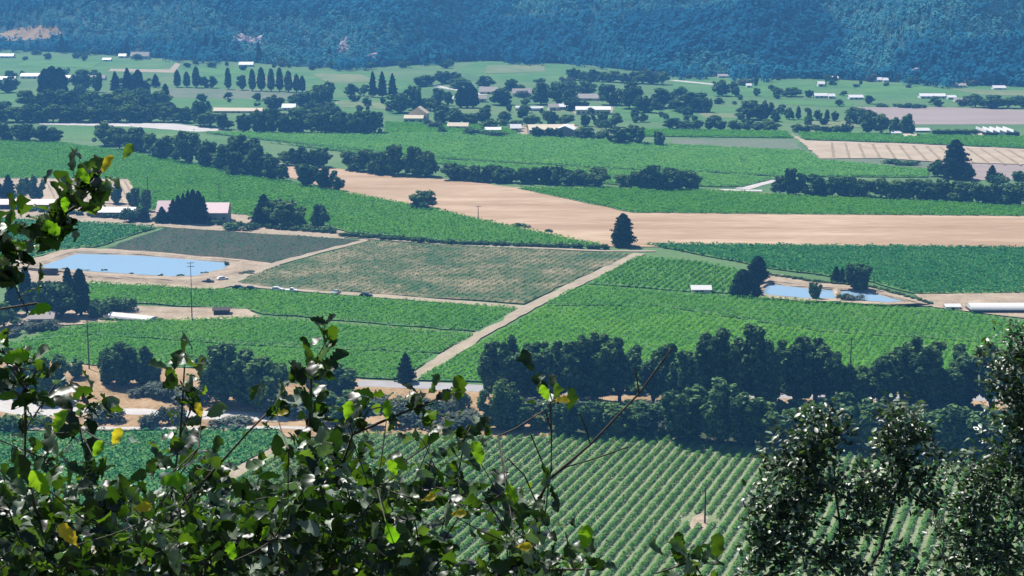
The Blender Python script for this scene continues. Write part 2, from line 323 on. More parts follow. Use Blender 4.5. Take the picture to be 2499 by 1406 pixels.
# pond surroundings
patch('bare_bank', [(-60, 668), (60, 640), (165, 606), (400, 612), (640, 640), (690, 650), (600, 690), (530, 708), (230, 694), (-60, 690)], 'dirt')
road('farm_lane', [(895, 586), (760, 620), (650, 652), (560, 690)], 5.0, 'track')
road('farm_lane', [(540, 694), (700, 706), (900, 722), (1280, 752)], 5.5, 'track')
patch('bare_ground', [(330, 748), (420, 752), (600, 752), (640, 775), (540, 786), (420, 784), (250, 790), (60, 800), (-60, 812), (-60, 770)], 'dirt')
# dry grass verge, road, paths
patch('dry_grass', [(-120, 872), (60, 878), (230, 896), (600, 905), (960, 932), (1190, 942), (1900, 948), (2650, 950), (2650, 1110), (1900, 1110), (1250, 1075), (1000, 1065), (700, 1070), (680, 1050), (-120, 1055)], 'drygrass')
patch('painted_shade_ground', [(1330, 988), (1700, 996), (2000, 1000), (2650, 1005), (2650, 1118), (1900, 1108), (1640, 1070), (1340, 1068)], 'thicket_shade')  # dark sheet that paints the shade under the thicket
patch('concrete_pad', [(-60, 962), (70, 968), (160, 990), (250, 1000), (230, 1014), (90, 1020), (-60, 1000)], 'gravel')
patch('concrete_pad', [(300, 1000), (640, 1010), (720, 1020), (700, 1032), (420, 1024), (300, 1014)], 'gravel')
road('road', [(870, 938), (1000, 942), (1200, 952), (1600, 962), (2000, 968), (2650, 975)], 7.5, 'asphalt')
road('path', [(-80, 1046), (300, 1048), (700, 1046), (830, 1050)], 2.4, 'gravel', rut=0.1)
road('farm_lane', [(985, 940), (1170, 818), (1290, 752), (1560, 620)], 5.2, 'track')
road('farm_lane', [(0, 1476), (180, 1370), (450, 1222), (560, 1166), (690, 1092)], 3.6, 'track')
patch('bare_ground', [(2230, 720), (2600, 716), (2600, 796), (2440, 772), (2280, 752)], 'dirt')
patch('bare_ground', [(1855, 662), (1980, 690), (2140, 705), (2300, 748), (2080, 742), (1850, 725)], 'dirt')
patch('bare_ground', [(585, 480), (612, 476), (630, 488), (605, 492)], 'dirt')

# ------------------------------------------------------------------ ponds
def offset_ring(px, z): return np.array([G(x, y, z) for x, y in px])
def pond(water_px, crest_px, foot_px, zw, zc, label):
    a, b, c = offset_ring(foot_px, 0.02), offset_ring(crest_px, zc), offset_ring(water_px, zw)
    n = len(a); V = np.concatenate([a, b, c])
    Fq = [(i, (i + 1) % n, n + (i + 1) % n, n + i) for i in range(n)] + [(n + i, n + (i + 1) % n, 2 * n + (i + 1) % n, 2 * n + i) for i in range(n)]
    me = py_mesh('embankment', V, Fq, M['dirt'])
    import bmesh
    bm = bmesh.new(); bm.from_mesh(me); bmesh.ops.subdivide_edges(bm, edges=bm.edges[:], cuts=3, use_grid_fill=True)
    r = random.Random(3)
    for v in bm.verts: v.co.x += r.uniform(-.3, .3); v.co.y += r.uniform(-.5, .5); v.co.z += r.uniform(-.08, .08)
    bmesh.ops.recalc_face_normals(bm, faces=bm.faces[:]); bm.to_mesh(me); bm.free()
    tag(link('embankment', me), kind='structure')
    w = offset_ring(water_px, zw)
    ctr = w.mean(0); w = ctr + (w - ctr) * 1.03; w[:, 2] = zw + 0.06
    me = py_mesh('pond_water', w, [list(range(len(w)))], M['water'])
    if me.polygons[0].normal.z < 0: me.flip_normals()
    tag(link('pond_water', me), label, kind='structure')
pond([(96, 652), (190, 619), (340, 624), (556, 641), (548, 654), (472, 673), (415, 674), (250, 664)],
     [(64, 652), (178, 612), (345, 616), (590, 637), (590, 656), (480, 682), (410, 682), (240, 671)],
     [(30, 656), (165, 606), (350, 610), (640, 640), (640, 660), (490, 700), (400, 694), (230, 684)], 0.5, 1.3, 'pale blue farm reservoir with tan earth banks')
pond([(1868, 702), (1885, 694), (1960, 703), (2030, 709), (2040, 728), (1960, 727), (1866, 718)],
     [(1856, 702), (1880, 685), (1962, 694), (2042, 703), (2050, 735), (1960, 734), (1856, 726)],
     [(1846, 704), (1876, 676), (1965, 688), (2050, 698), (2056, 739), (1960, 739), (1848, 731)], 0.4, 1.3, 'small blue pond beside dark trees on the right')
pond([(2052, 710), (2115, 712), (2205, 735), (2160, 737), (2058, 731)],
     [(2044, 704), (2120, 705), (2245, 740), (2160, 743), (2052, 738)],
     [(2040, 698), (2125, 699), (2280, 744), (2160, 747), (2048, 742)], 0.4, 1.2, 'narrow pond behind small leafy trees on the right')

# ------------------------------------------------------------------ hill behind the valley
FOOT = [(-1200, 118), (0, 120), (150, 128), (450, 146), (600, 152), (760, 166), (900, 164), (1100, 152), (1180, 148), (1420, 157), (1640, 186), (2050, 194), (2200, 200), (2499, 212), (3700, 225)]
_fa = np.array([math.atan2(*G(x, y)[:2]) for x, y in FOOT]); _fd = np.array([np.linalg.norm(G(x, y)[:2]) for x, y in FOOT])
def foot(az): return np.interp(az, _fa, _fd)
def hill_z(x, y):
    x = np.asarray(x, float); y = np.asarray(y, float)
    az = np.arctan2(x, y); u = np.hypot(x, y) - foot(az); up = np.maximum(u, 0)
    z = 0.30 * u - 0.4
    k = np.clip(up / 120, 0, 1)
    z = z + k * (20 * np.sin(az * 27 + 0.6 + 0.004 * u) + 12 * np.sin(az * 58 + x * 0.003 - 0.006 * u) + 5 * np.sin(u * 0.03 + az * 25) + 3 * np.sin(u * 0.07 + az * 90))
    spur = np.exp(-((az - 0.125) / 0.055) ** 2) * np.exp(-((u - 110) / 80) ** 2)
    z = z + 22 * spur * k
    z = np.where(u > 450, z - 0.22 * (u - 450), z)
    return np.minimum(z, 175 + 0.03 * u)
az = np.linspace(-0.75, 0.75, 181); uu = np.concatenate([np.linspace(-6, 400, 60), np.linspace(430, 1300, 20)])
A, U = np.meshgrid(az, uu); D = foot(A) + U; X, Y = D * np.sin(A), D * np.cos(A); Z = hill_z(X, Y)
idx = np.arange(A.size).reshape(A.shape)
Fq = np.stack([idx[:-1, :-1], idx[:-1, 1:], idx[1:, 1:], idx[1:, :-1]], -1).reshape(-1, 4)
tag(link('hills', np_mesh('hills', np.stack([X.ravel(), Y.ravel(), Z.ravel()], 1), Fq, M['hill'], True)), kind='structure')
def on_hill(x, y):
    d = ray(x, y); d = d / np.linalg.norm(d)
    for t in np.arange(1200, 3500, 3.0):
        p = CAM + d * t
        if p[2] <= max(float(hill_z(p[0], p[1])), 0.0): return p
    return CAM + d * 2500
def to_px(P):
    R = P - CAM; dep = R @ FWD
    return W / 2 + F * (R @ RT) / dep, HT / 2 - F * (R @ UP) / dep
def forest(name, n, zone, hmin, hmax, mat, ncard, label, seed):
    rng = np.random.default_rng(seed)
    pool = 21000; az = rng.uniform(-0.35, 0.35, pool); u = rng.uniform(-4, 330, pool)
    low = rng.uniform(size=pool) < 0.035; u = np.where(low & (np.sin(az * 61) + np.sin(az * 137 + 1) > 0.2), -rng.uniform(0, 1, pool) ** 2 * 55, u)
    d = foot(az) + u; x, y = d * np.sin(az), d * np.cos(az); z = np.maximum(hill_z(x, y), 0)
    P = np.stack([x, y, z], 1); sx, sy = to_px(P)
    keep = (sy > -40) & zone(sx, sy, az, u, rng.uniform(size=len(x))); P = P[keep][:n]; m = len(P)
    h = rng.uniform(hmin, hmax, m) * rng.choice([1, 1, 1, 1.45], m); con = rng.uniform(size=m) < 0.35
    k = ncard; t = rng.uniform(0.08, 1, (m, k)); ph = rng.uniform(0, 2 * math.pi, (m, k))
    r = np.where(con[:, None], 0.24 * (1.05 - t), 0.42 * np.sqrt(np.clip(1 - ((t - 0.5) / 0.52) ** 2, 0.02, 1))) * rng.uniform(0.7, 1.1, (m, k))
    C = P[:, None, :] + h[:, None, None] * np.stack([r * np.cos(ph), r * np.sin(ph), t], -1)
    N = np.stack([np.cos(ph), np.sin(ph), np.where(con[:, None], 0.5, (t - 0.35) * 2.2)], -1) + rng.normal(0, 0.25, (m, k, 3))
    e = 6.0; tz = np.stack([-(hill_z(P[:, 0] + e, P[:, 1]) - hill_z(P[:, 0] - e, P[:, 1])) / (2 * e), -(hill_z(P[:, 0], P[:, 1] + e) - hill_z(P[:, 0], P[:, 1] - e)) / (2 * e), np.ones(m)], 1)
    N = N * 0.55 + tz[:, None, :] * np.array([2.2, 1.2, 1.0])
    V, Fc = cards(C.reshape(-1, 3), N.reshape(-1, 3), np.repeat(h * 0.25, k), rng)
    return tag(link(name, np_mesh(name, V, Fc, M[mat])), label, kind='stuff')
def blob(x, y, cx, cy, rx, ry): return ((x - cx) / rx) ** 2 + ((y - cy) / ry) ** 2 < 1
def light_zone(x, y): return blob(x, y, 2330, 30, 330, 85) | blob(x, y, 2130, 130, 75, 62) | blob(x, y, 760, 105, 230, 60) | blob(x, y, 300, 60, 260, 50) | blob(x, y, 1640, 8, 190, 36) | blob(x, y, 1750, 165, 120, 26) | blob(x, y, 1330, 20, 80, 30)
def shade_zone(x, y): return (blob(x, y, 1800, 95, 290, 95) | blob(x, y, 2360, 165, 210, 48) | blob(x, y, 1250, 115, 200, 50)) & ~light_zone(x, y)  # mask of hill slopes whose shade is painted by darker foliage
def bare(x, y): return blob(x, y, 70, 88, 90, 20) | blob(x, y, 605, 103, 40, 16) | blob(x, y, 838, 122, 16, 26) | blob(x, y, 905, 142, 26, 12) | blob(x, y, 2225, 188, 18, 9) | blob(x, y, 335, 130, 22, 11)
forest('hillside_forest', 8200, lambda x, y, a, u, q: ~bare(x, y) & ~shade_zone(x, y) & (~light_zone(x, y) | (q > 0.86)), 6, 10, 'forest', 24, 'forest covering the hills behind the valley, haze blue painted into its colour', 11)
forest('spur_forest', 3600, lambda x, y, a, u, q: ~bare(x, y) & shade_zone(x, y), 7, 11, 'forest_shade', 28, 'forest on the hill shoulders at right, shade painted into its colour', 13)
forest('hillside_scrub', 5200, lambda x, y, a, u, q: light_zone(x, y) & (~bare(x, y) | (q > 0.93)), 3.5, 7.5, 'scrub', 20, 'paler oak scrub on the open hill slopes, tinted with painted haze', 12)

# ------------------------------------------------------------------ vineyards
ROW = math.radians(20.5)                                # rows run away from the eye, leaning right
def row_cards(segs, o, d, nrm, dens, size, h, w, rng, gaps=0.04):
    Cs, Ns = [], []
    for off, t0, t1 in segs:
        L = t1 - t0; n = int(L * dens)
        if n < 3: continue
        t = rng.uniform(t0, t1, n)
        miss = np.sin(t * 0.9 + off * 7.1) + 0.8 * np.sin(t * 2.3 + off * 3.3) + 0.6 * np.sin(t * 0.31 + off)
        t = t[(miss > -2.05) | (rng.uniform(size=n) > 0.75)]; n = len(t)
        a = rng.uniform(0, math.pi, n); rr = np.sqrt(rng.uniform(0.35, 1, n))
        lat = np.cos(a) * rr * w / 2; hh = 0.45 + (h - 0.45) * (0.15 + 0.85 * np.sin(a) * rr) * rng.uniform(0.7, 1.12, n)
        vig = 1 + 0.10 * np.sin(t * 0.35 + off * 1.7) + 0.08 * np.sin(t * 1.1 + off * 5)
        P = o[None, :] + np.outer(t, d) + np.outer(off + lat, nrm)
        Cs.append(np.c_[P, hh * vig]); Ns.append(np.c_[np.outer(np.cos(a), nrm), np.sin(a) + 0.35] + rng.normal(0, 0.4, (n, 3)))
    if not Cs: return None
    return cards(np.concatenate(Cs), np.concatenate(Ns), size, rng)
def row_segments(poly, ang, spacing, rng):
    d = np.array([math.sin(ang), math.cos(ang)]); nrm = np.array([d[1], -d[0]]); o = poly.mean(0)
    offs = (poly - o) @ nrm; out = []
    for k in np.arange(math.floor(offs.min() / spacing), math.ceil(offs.max() / spacing) + 1):
        for t0, t1 in cross_clip(poly, o + nrm * (k * spacing), d): out.append((k * spacing, t0 + rng.uniform(0, 0.8), t1 - rng.uniform(0, 0.8)))
    return o, d, nrm, out
def vineyard(px, ang, spacing, dens, size, h, w, mat, label, seed, floor='vinefloor'):
    patch('vineyard_floor', px, floor)
    poly = gpoly(px); rng = np.random.default_rng(seed)
    o, d, nrm, segs = row_segments(poly, ang, spacing, rng)
    V, Fc = row_cards(segs, o, d, nrm, dens, size, h, w, rng)
    return tag(link('vineyard', np_mesh('vineyard', V, Fc, M[mat])), label, kind='stuff')
CROSS = ROW + math.pi / 2
vineyard([(-120, 338), (120, 347), (300, 371), (500, 407), (690, 444), (840, 471), (1060, 513), (1250, 556), (1490, 604), (1100, 590), (850, 568), (800, 552), (640, 548), (600, 526), (335, 512), (326, 470), (320, 448), (310, 438), (-120, 436)], ROW, 2.6, 6.5, 0.7, 1.7, 1.9, 'vine', 'wide green vineyard sweeping below the creek trees on the left', 1)
vineyard([(-120, 533), (200, 545), (385, 556), (240, 603), (150, 612), (20, 646), (-120, 668)], ROW, 2.6, 6, 0.75, 1.6, 1.5, 'vine_dark', 'green vineyard left of the brown field above the reservoir', 2)
vineyard([(400, 558), (830, 584), (880, 588), (660, 643), (560, 632), (260, 608)], ROW, 2.6, 1.8, 0.5, 0.9, 0.8, 'vine_dark', 'grey brown young vines above the reservoir', 3, 'brown_rows')
vineyard([(905, 590), (1540, 622), (1280, 744), (640, 700), (580, 690), (665, 655)], ROW, 2.6, 3.5, 0.42, 1.0, 0.9, 'vine_young', 'mottled young vineyard with bare soil in the middle', 4, 'young')
vineyard([(215, 692), (500, 710), (620, 712), (1262, 756), (1170, 812), (640, 768), (600, 756), (420, 748), (330, 742), (215, 736)], ROW, 2.6, 9, 0.6, 1.6, 2.6, 'vine', 'green vineyard strip under the dirt lane by the reservoir', 5)
vineyard([(40, 836), (230, 792), (400, 786), (640, 778), (1155, 820), (1075, 864), (560, 842), (225, 818)], ROW, 2.5, 10, 0.55, 1.6, 2.6, 'vine', 'green vineyard block left of the dirt lane, upper half', 6)
vineyard([(20, 842), (225, 822), (560, 846), (1070, 868), (965, 928), (880, 924), (600, 902), (230, 894), (60, 876), (-80, 868)], ROW, 2.5, 10, 0.55, 1.6, 2.6, 'vine', 'green vineyard block above the dry grass verge, lower half', 7)
vineyard([(1560, 630), (1700, 641), (1810, 664), (1790, 718), (1700, 715), (1432, 694)], ROW, 2.6, 7, 0.65, 1.7, 1.3, 'vine', 'small vineyard with visible rows beside the dirt lane', 8)
vineyard([(1425, 699), (1700, 722), (1860, 730), (2080, 746), (2310, 762), (2600, 800), (2600, 850), (2000, 810), (1600, 748), (1330, 748)], ROW, 2.5, 8, 0.62, 1.6, 2.7, 'vine', 'green vineyard on the right below the small ponds', 9)
vineyard([(1325, 752), (1600, 752), (2000, 814), (2600, 854), (2600, 905), (2100, 925), (1200, 935), (1015, 930)], ROW, 2.5, 9, 0.6, 1.6, 2.7, 'vine_lime', 'bright lime green vineyard right of the dirt lane', 10)
vineyard([(1570, 598), (2600, 609), (2600, 716), (2235, 719), (2130, 690), (1880, 657), (1700, 622)], CROSS, 2.6, 6.5, 0.7, 1.7, 1.9, 'vine_dark', 'dark green vineyard on the right below the tan field', 13)
vineyard([(1260, 461), (1480, 462), (1700, 467), (2080, 488), (2600, 508), (2600, 530), (1545, 521)], CROSS, 2.6, 8, 0.7, 1.7, 2.0, 'vine', 'narrow green vineyard wedge above the tan field', 14)
vineyard([(500, 326), (930, 327), (1100, 327), (1280, 332), (1470, 345), (1640, 356), (1962, 371), (2000, 393), (2270, 418), (2265, 434), (1900, 432), (1700, 420), (1480, 412), (1070, 388), (640, 342)], CROSS, 2.8, 6, 0.85, 1.7, 2.4, 'vine_far', 'long pale green vineyard across the valley below the farmhouses', 15)
vineyard([(640, 347), (1070, 393), (1480, 417), (1700, 425), (1890, 437), (1810, 458), (1500, 452), (1080, 402), (840, 372)], CROSS, 2.8, 6, 0.85, 1.6, 2.2, 'vine_far', 'thin green vineyard strip above the hedge of dark trees', 16)
vineyard([(1945, 326), (2250, 332), (2600, 338), (2600, 368), (2200, 350), (1965, 342)], CROSS, 2.8, 6, 0.85, 1.7, 2.4, 'vine', 'deep green vineyard strip above the striped straw field', 17)
vineyard([(1560, 318), (1920, 324), (1935, 338), (1500, 333)], CROSS, 2.8, 6, 0.85, 1.7, 2.4, 'vine', 'green vineyard strip below the hedge right of the village', 18)
vineyard([(940, 300), (1180, 306), (1260, 318), (1260, 328), (940, 325)], CROSS, 2.8, 6, 0.8, 1.5, 2.4, 'vine', 'small green field below the cream gabled farmhouse', 19)
vineyard([(-420, 1066), (680, 1053), (670, 1090), (535, 1165), (430, 1218), (160, 1370), (-60, 1480), (-420, 1480)], ROW, 2.5, 9, 0.52, 1.7, 1.4, 'vine_dark', 'dark vineyard at lower left behind the oak leaves', 20)

# near vineyard: every row is a thing
NEAR = [(700, 1098), (880, 1062), (1010, 1064), (1250, 1072), (1500, 1064), (1640, 1068), (1860, 1098), (2150, 1120), (2620, 1120), (2700, 1480), (40, 1480), (210, 1382), (560, 1184)]
patch('near_vineyard_floor', NEAR, 'nearfloor')
poly = gpoly(NEAR); rng = np.random.default_rng(77)
o, d, nrm, segs = row_segments(poly, math.radians(19.0), 2.5, rng)
patch_hole = G(1705, 1275)[:2]
k = 0
for off, t0, t1 in sorted(segs, key=lambda s: s[0]):
    if t1 - t0 < 8: continue
    r = row_cards([(off, t0, t1)], o, d, nrm, 30, 0.36, 1.6, 1.35, rng)
    V, Fc = r
    dd = np.hypot(V[0::4, 0] - patch_hole[0], V[0::4, 1] - patch_hole[1]) > 4.2
    Fc = Fc[dd]
    k += 1
    ro = link('vine_row', np_mesh('vine_row', V, Fc, M['vine_near']))
    tag(ro, '%s leafy vine row from the left in the near vineyard' % ordw(k), 'vine row', 'vine rows of the near vineyard')
patch('bare_ground', [(1682, 1292), (1690, 1268), (1712, 1256), (1728, 1268), (1722, 1296), (1700, 1304)], 'dirt')

# striped straw field: pale strips with brown furrows between
patch('straw_field', [(1952, 344), (2200, 352), (2600, 370), (2600, 406), (2290, 397), (2150, 388), (2003, 389)], 'stripe')
for i in range(18):
    xt = 2030 + i * 33; xb = 2035 + i * 37.5 + i * i * 0.05
    yt = 346.5 + (xt - 1952) * 0.041; yb = 387.5 + max(0, (xb - 2150)) * 0.055
    if xb < 2600: road('furrow', [(xt, yt), (xb, yb)], 1.6, 'stripe_dark', rut=0.15)
# striped tan yard behind the barns on the left
patch('straw_yard', [(104, 442), (312, 442), (332, 470), (330, 500), (104, 498)], 'stripe')
for i in range(13):
    x = 112 + i * 16; road('furrow', [(x, 443), (x + 14, 470), (x + 26, 496)], 1.1, 'stripe_dark', rut=0.1)

# ------------------------------------------------------------------ trees
def crown_lobes(lobes, n, size, rng, updir=0.7, jit=0.4):
    vol = np.array([l[3] * l[4] for l in lobes]); cnt = (n * vol / vol.sum()).astype(int)
    Cs, Ns = [], []
    for (x, y, z, rx, rz), c in zip(lobes, cnt):
        v = rng.normal(size=(c, 3)); v /= np.linalg.norm(v, axis=1)[:, None]
        rad = np.abs(rng.normal(0.92, 0.17, (c, 1))); p = v * rad * np.array([rx, rx, rz]) + np.array([x, y, z])
        Cs.append(p); Ns.append(v + np.array([0, 0, updir]) + rng.normal(0, jit, (c, 3)))
    return cards(np.concatenate(Cs), np.concatenate(Ns), size, rng)
def limb_tubes(acc, base, tips, r0, rng, n=5):
    for tip in tips:
        tip = np.array(tip); mid = base * 0.5 + tip * 0.5 + np.array([rng.normal(0, .2), rng.normal(0, .2), 0.25])
        V, Fc = tube([base, mid, tip], [r0, r0 * 0.6, r0 * 0.2], n); acc.add(V, Fc)
PROTO = {}
def proto_broad(key, seed, mat, ratio=1.0, nl=13, clear=0.18, n=2600, size=0.07, open_=0.0, hetero=1.0):
    """unit tree: height 1, crown width = ratio"""
    rng = np.random.default_rng(seed); lobes = []
    for i in range(nl):
        a = rng.uniform(0, 2 * math.pi); q = rng.uniform(0, 1); zc = clear + 0.10 + (0.90 - clear - 0.12) * q
        spread = ratio * 0.36 * math.sqrt(max(0.08, 1 - (abs(q - 0.42) / 0.72) ** 2)) * rng.uniform(0.3, 1.12)
        r = ratio * rng.uniform(0.075, 0.15) * hetero; lobes.append((math.cos(a) * spread, math.sin(a) * spread, zc, r, min(r * 0.85, 0.17)))
    lobes.append((0, 0, 0.82, 0.15 * ratio, 0.12)); lobes.append((0, 0, 0.48, 0.24 * ratio, 0.26))
    V, Fc = crown_lobes(lobes, n, size, rng)
    V[:, 2] = np.maximum(V[:, 2], 0.02)
    cm = np_mesh('crown', V, Fc, M[mat])
    acc = Acc(); kx, ky = rng.normal(0, .012, 2)
    Vt, Ft = tube([(0, 0, -0.02), (kx, ky, clear * 0.6), (kx * 2, ky * 2, clear + 0.15), (0, 0, 0.7)], [0.034, 0.026, 0.02, 0.006], 7); acc.add(Vt, Ft)
    limb_tubes(acc, np.array([kx, ky, clear * 0.8]), [(l[0] * 0.9, l[1] * 0.9, l[2]) for l in lobes[:7]], 0.014, rng)
    PROTO[key] = (acc.mesh('trunk', M['bark'], True), cm, ratio)
def proto_leaders(key, seed, mat, ratio=0.8, n=7000, size=0.046, clear=0.12):
    rng = np.random.default_rng(seed); lobes = []; acc = Acc(); nl = rng.integers(5, 8)
    for k in range(nl):
        a = 2 * math.pi * (k + rng.uniform(-.35, .35)) / nl; reach = ratio * rng.uniform(0.16, 0.42) * (k > 0); top = rng.uniform(0.72, 0.95) if k else 0.95
        z0 = rng.uniform(clear, clear + 0.16); m = rng.integers(6, 10)
        for i in range(m):
            q = i / (m - 1); rr = reach * (0.35 + 0.65 * math.sin(min(1, q * 1.25) * math.pi / 2)); r = ratio * rng.uniform(0.085, 0.135) * (1.1 - 0.35 * q)
            lobes.append((math.cos(a) * rr + rng.normal(0, .035), math.sin(a) * rr + rng.normal(0, .035), z0 + r + (top - z0 - r) * q, r, r * rng.uniform(0.7, 1.1)))
        V, Fc = tube([(0, 0, clear * 0.3), (math.cos(a) * reach * .35, math.sin(a) * reach * .35, z0 + .05), (math.cos(a) * reach, math.sin(a) * reach, top * 0.85)], [0.018, 0.012, 0.004], 6); acc.add(V, Fc)
    V, Fc = crown_lobes(lobes, n, size, rng); V[:, 2] = np.maximum(V[:, 2], 0.02)
    Vt, Ft = tube([(0, 0, -0.02), (0.01, 0, clear * 0.6), (0, 0.01, clear + 0.2)], [0.034, 0.027, 0.016], 7); acc.add(Vt, Ft)
    PROTO[key] = (acc.mesh('trunk', M['bark'], True), np_mesh('crown', V, Fc, M[mat]), ratio)
def proto_cone(key, seed, mat, ratio=0.42, n=2200, size=0.06, blunt=0.15, col=False):
    rng = np.random.default_rng(seed); t = rng.uniform(0.03, 1, n) ** 0.85; ph = rng.uniform(0, 2 * math.pi, n)
    if col: prof = ratio / 2 * np.clip(np.minimum(1, (t + 0.12) * 3.2) * np.sqrt(np.clip(1 - t ** 2.6, 0, 1)), 0, 1)
    else: prof = ratio / 2 * (1 - t) ** (0.75 - blunt) * (1 + 0.22 * np.sin(t * 46 + ph * 1.0)) * np.minimum(1, t * 9 + 0.45)
    bump = 1 + 0.16 * np.sin(ph * 3 + t * 11) + 0.1 * np.sin(ph * 5 - t * 23)
    r = prof * bump * rng.uniform(0.62, 1.06, n); C = np.stack([r * np.cos(ph), r * np.sin(ph), 0.05 + t * 0.95], 1)
    N = np.stack([np.cos(ph), np.sin(ph), 0.45 + 0 * t], 1) + rng.normal(0, 0.45, (n, 3))
    V, Fc = cards(C, N, size * (1.1 - 0.5 * t), rng)
    Vt, Ft = tube([(0, 0, -0.02), (0, 0, 0.4), (0, 0, 0.95)], [0.03, 0.02, 0.004], 7)
    PROTO[key] = (np_mesh('trunk', Vt, Ft, M['bark'], True), np_mesh('crown', V, Fc, M[mat]), ratio)
def proto_shrub(key, seed, mat, ratio=1.4, n=700, size=0.15):
    rng = np.random.default_rng(seed); lobes = [(rng.normal(0, .26 * ratio), rng.normal(0, .26 * ratio), rng.uniform(.3, .62), ratio * rng.uniform(.2, .3), rng.uniform(.25, .36)) for _ in range(7)]
    V, Fc = crown_lobes(lobes, n, size, rng); V[:, 2] = np.maximum(V[:, 2], 0.02)
    acc = Acc(); limb_tubes(acc, np.array([0, 0, -0.03]), [l[:3] for l in lobes[:5]], 0.03, rng)
    PROTO[key] = (acc.mesh('stem', M['bark'], True), np_mesh('crown', V, Fc, M[mat]), ratio)
for i in range(3): proto_leaders('oak%d' % (i + 4), 120 + i, 'oak', 1.0, 4500, 0.07, 0.03)
for i in range(4): proto_broad('oak%d' % i, 20 + i, 'oak', 1.0 + 0.1 * (i % 2), 28 + i, 0.06, 3200, 0.075)
for i in range(2): proto_broad('pale%d' % i, 30 + i, 'oak_light', 1.0, 26, 0.06, 2800, 0.075)
for i in range(7): proto_leaders('tall%d' % i, 140 + i, 'oak' if i % 4 != 3 else 'oak_light', 0.72 + 0.1 * (i % 3), 6800, 0.05, 0.06 + 0.05 * (i % 3))
for i in range(5): proto_leaders('near%d' % i, 150 + i, 'oak', 0.95, 6200, 0.055, 0.03)
for i in range(3): proto_leaders('nearpale%d' % i, 156 + i, 'oak_light', 0.9, 6500, 0.055, 0.03)
for i in range(2): proto_cone('con%d' % i, 60 + i, 'conifer', 0.45, 2600, 0.07)
proto_cone('pine0', 65, 'conifer', 0.52, 3000, 0.075, 0.35)
for i in range(2): proto_cone('cyp%d' % i, 70 + i, 'conifer', 0.30, 2200, 0.065, col=True)
proto_cone('pop0', 75, 'oak', 0.30, 2000, 0.065, col=True)
for i in range(3): proto_shrub('shrub%d' % i, 80 + i, 'oak', 1.4)
for i in range(2): proto_shrub('sage%d' % i, 85 + i, 'sage', 1.5)
for i in range(2): proto_shrub('hedge%d' % i, 88 + i, 'oak', 1.3, 420, 0.2)
NAMES = {'oak': 'oak_tree', 'pale': 'leafy_tree', 'tall': 'oak_tree', 'near': 'oak_tree', 'nearpale': 'leafy_tree', 'con': 'conifer_tree', 'pine': 'pine_tree', 'cyp': 'cypress_tree', 'pop': 'poplar_tree', 'shrub': 'shrub', 'sage': 'shrub', 'hedge': 'hedge_shrub'}
TR = random.Random(5)
def tree(x, yb, h_px, kind, w_px=None, label='', group=None, cat='tree', hill=False):
    pos = on_hill(x, yb) if hill else G(x, yb)
    stem = kind.rstrip('0123456789')
    if kind not in PROTO:
        opts = [k for k in PROTO if k.rstrip('0123456789') == stem]; kind = opts[int(abs(x) * 7 + yb) % len(opts)]
    tm, cm, ratio = PROTO[kind]
    if w_px and stem in ('near', 'nearpale'): w_px *= 1.32
    if w_px and stem in ('oak', 'pale', 'tall'): w_px = w_px * (1.3 if stem == 'tall' else 1.15) * TR.uniform(0.85, 1.2)
    if stem == 'tall': h_px *= TR.uniform(0.93, 1.04); pos = pos + np.array([0, TR.uniform(-4, 5), 0])
    mp = mpp(pos); hh = h_px * mp * 1.02; wr = (w_px * mp / (ratio * hh)) if w_px else TR.uniform(0.9, 1.12)
    e = empty(NAMES[stem], pos, TR.uniform(0, 6.28), (hh * wr, hh * wr, hh))
    link('stem' if stem in ('shrub', 'sage', 'hedge') else 'trunk', tm, e); link('crown', cm, e)
    return tag(e, label, 'shrub' if stem in ('shrub', 'sage', 'hedge') else cat, group)
def grove(fmt, group, items, hill=False, fill=0.0):
    n = {}; items = list(items)
    if fill:
        base = sorted(items, key=lambda q: q[0]); r = random.Random(len(fmt) + len(items))
        for a, b in zip(base[:-1], base[1:]):
            if r.random() < fill and abs(b[0] - a[0]) < 60:
                t = r.uniform(0.2, 0.8); yb = a[2] + (b[2] - a[2]) * t + r.uniform(-3, 3); hp = (a[2] - a[1]) * r.uniform(0.3, 0.62)
                items.append((a[0] + (b[0] - a[0]) * t, yb - hp, yb, r.choice(['shrub', 'pale', 'oak', 'shrub']), hp * r.uniform(1.1, 1.7)))
    for it in sorted(items, key=lambda q: q[0]):
        x, yt, yb, kind = it[:4]; w = it[4] if len(it) > 4 else None
        nm = NAMES[kind.rstrip('0123456789')].replace('_', ' ').replace(' tree', '')
        n[nm] = n.get(nm, 0) + 1
        tree(x, yb, yb - yt, kind, w, fmt % (ordw(n[nm]), nm), group, hill=hill)
def one(x, yt, yb, kind, w, label, hill=False): tree(x, yb, yb - yt, kind, w, label, hill=hill)

grove('%s %s from the left in the creek belt above the left vineyard', 'trees of the creek belt', [
    (8, 298, 342, 'oak', 60), (62, 300, 346, 'oak', 62), (102, 306, 348, 'oak', 52), (132, 312, 348, 'oak', 40), (256, 296, 356, 'pale', 66), (292, 308, 364, 'pale', 60),
    (332, 312, 370, 'oak', 66), (372, 322, 380, 'pale', 60), (408, 330, 388, 'oak', 62), (458, 320, 398, 'oak', 84), (505, 345, 406, 'oak', 64),
    (545, 350, 416, 'oak', 66), (592, 332, 420, 'oak', 90), (580, 372, 428, 'oak', 70), (632, 352, 430, 'oak', 72), (655, 378, 436, 'oak', 64), (684, 400, 440, 'oak', 44)], fill=0.9)
grove('%s %s from the left in the clump at the tan field tip', 'trees at the tip of the tan field', [
    (700, 368, 404, 'pale', 46), (735, 360, 406, 'oak', 62), (778, 362, 408, 'oak', 56), (748, 404, 456, 'oak', 66), (792, 408, 462, 'oak', 72), (826, 432, 467, 'oak', 36)], fill=0.9)
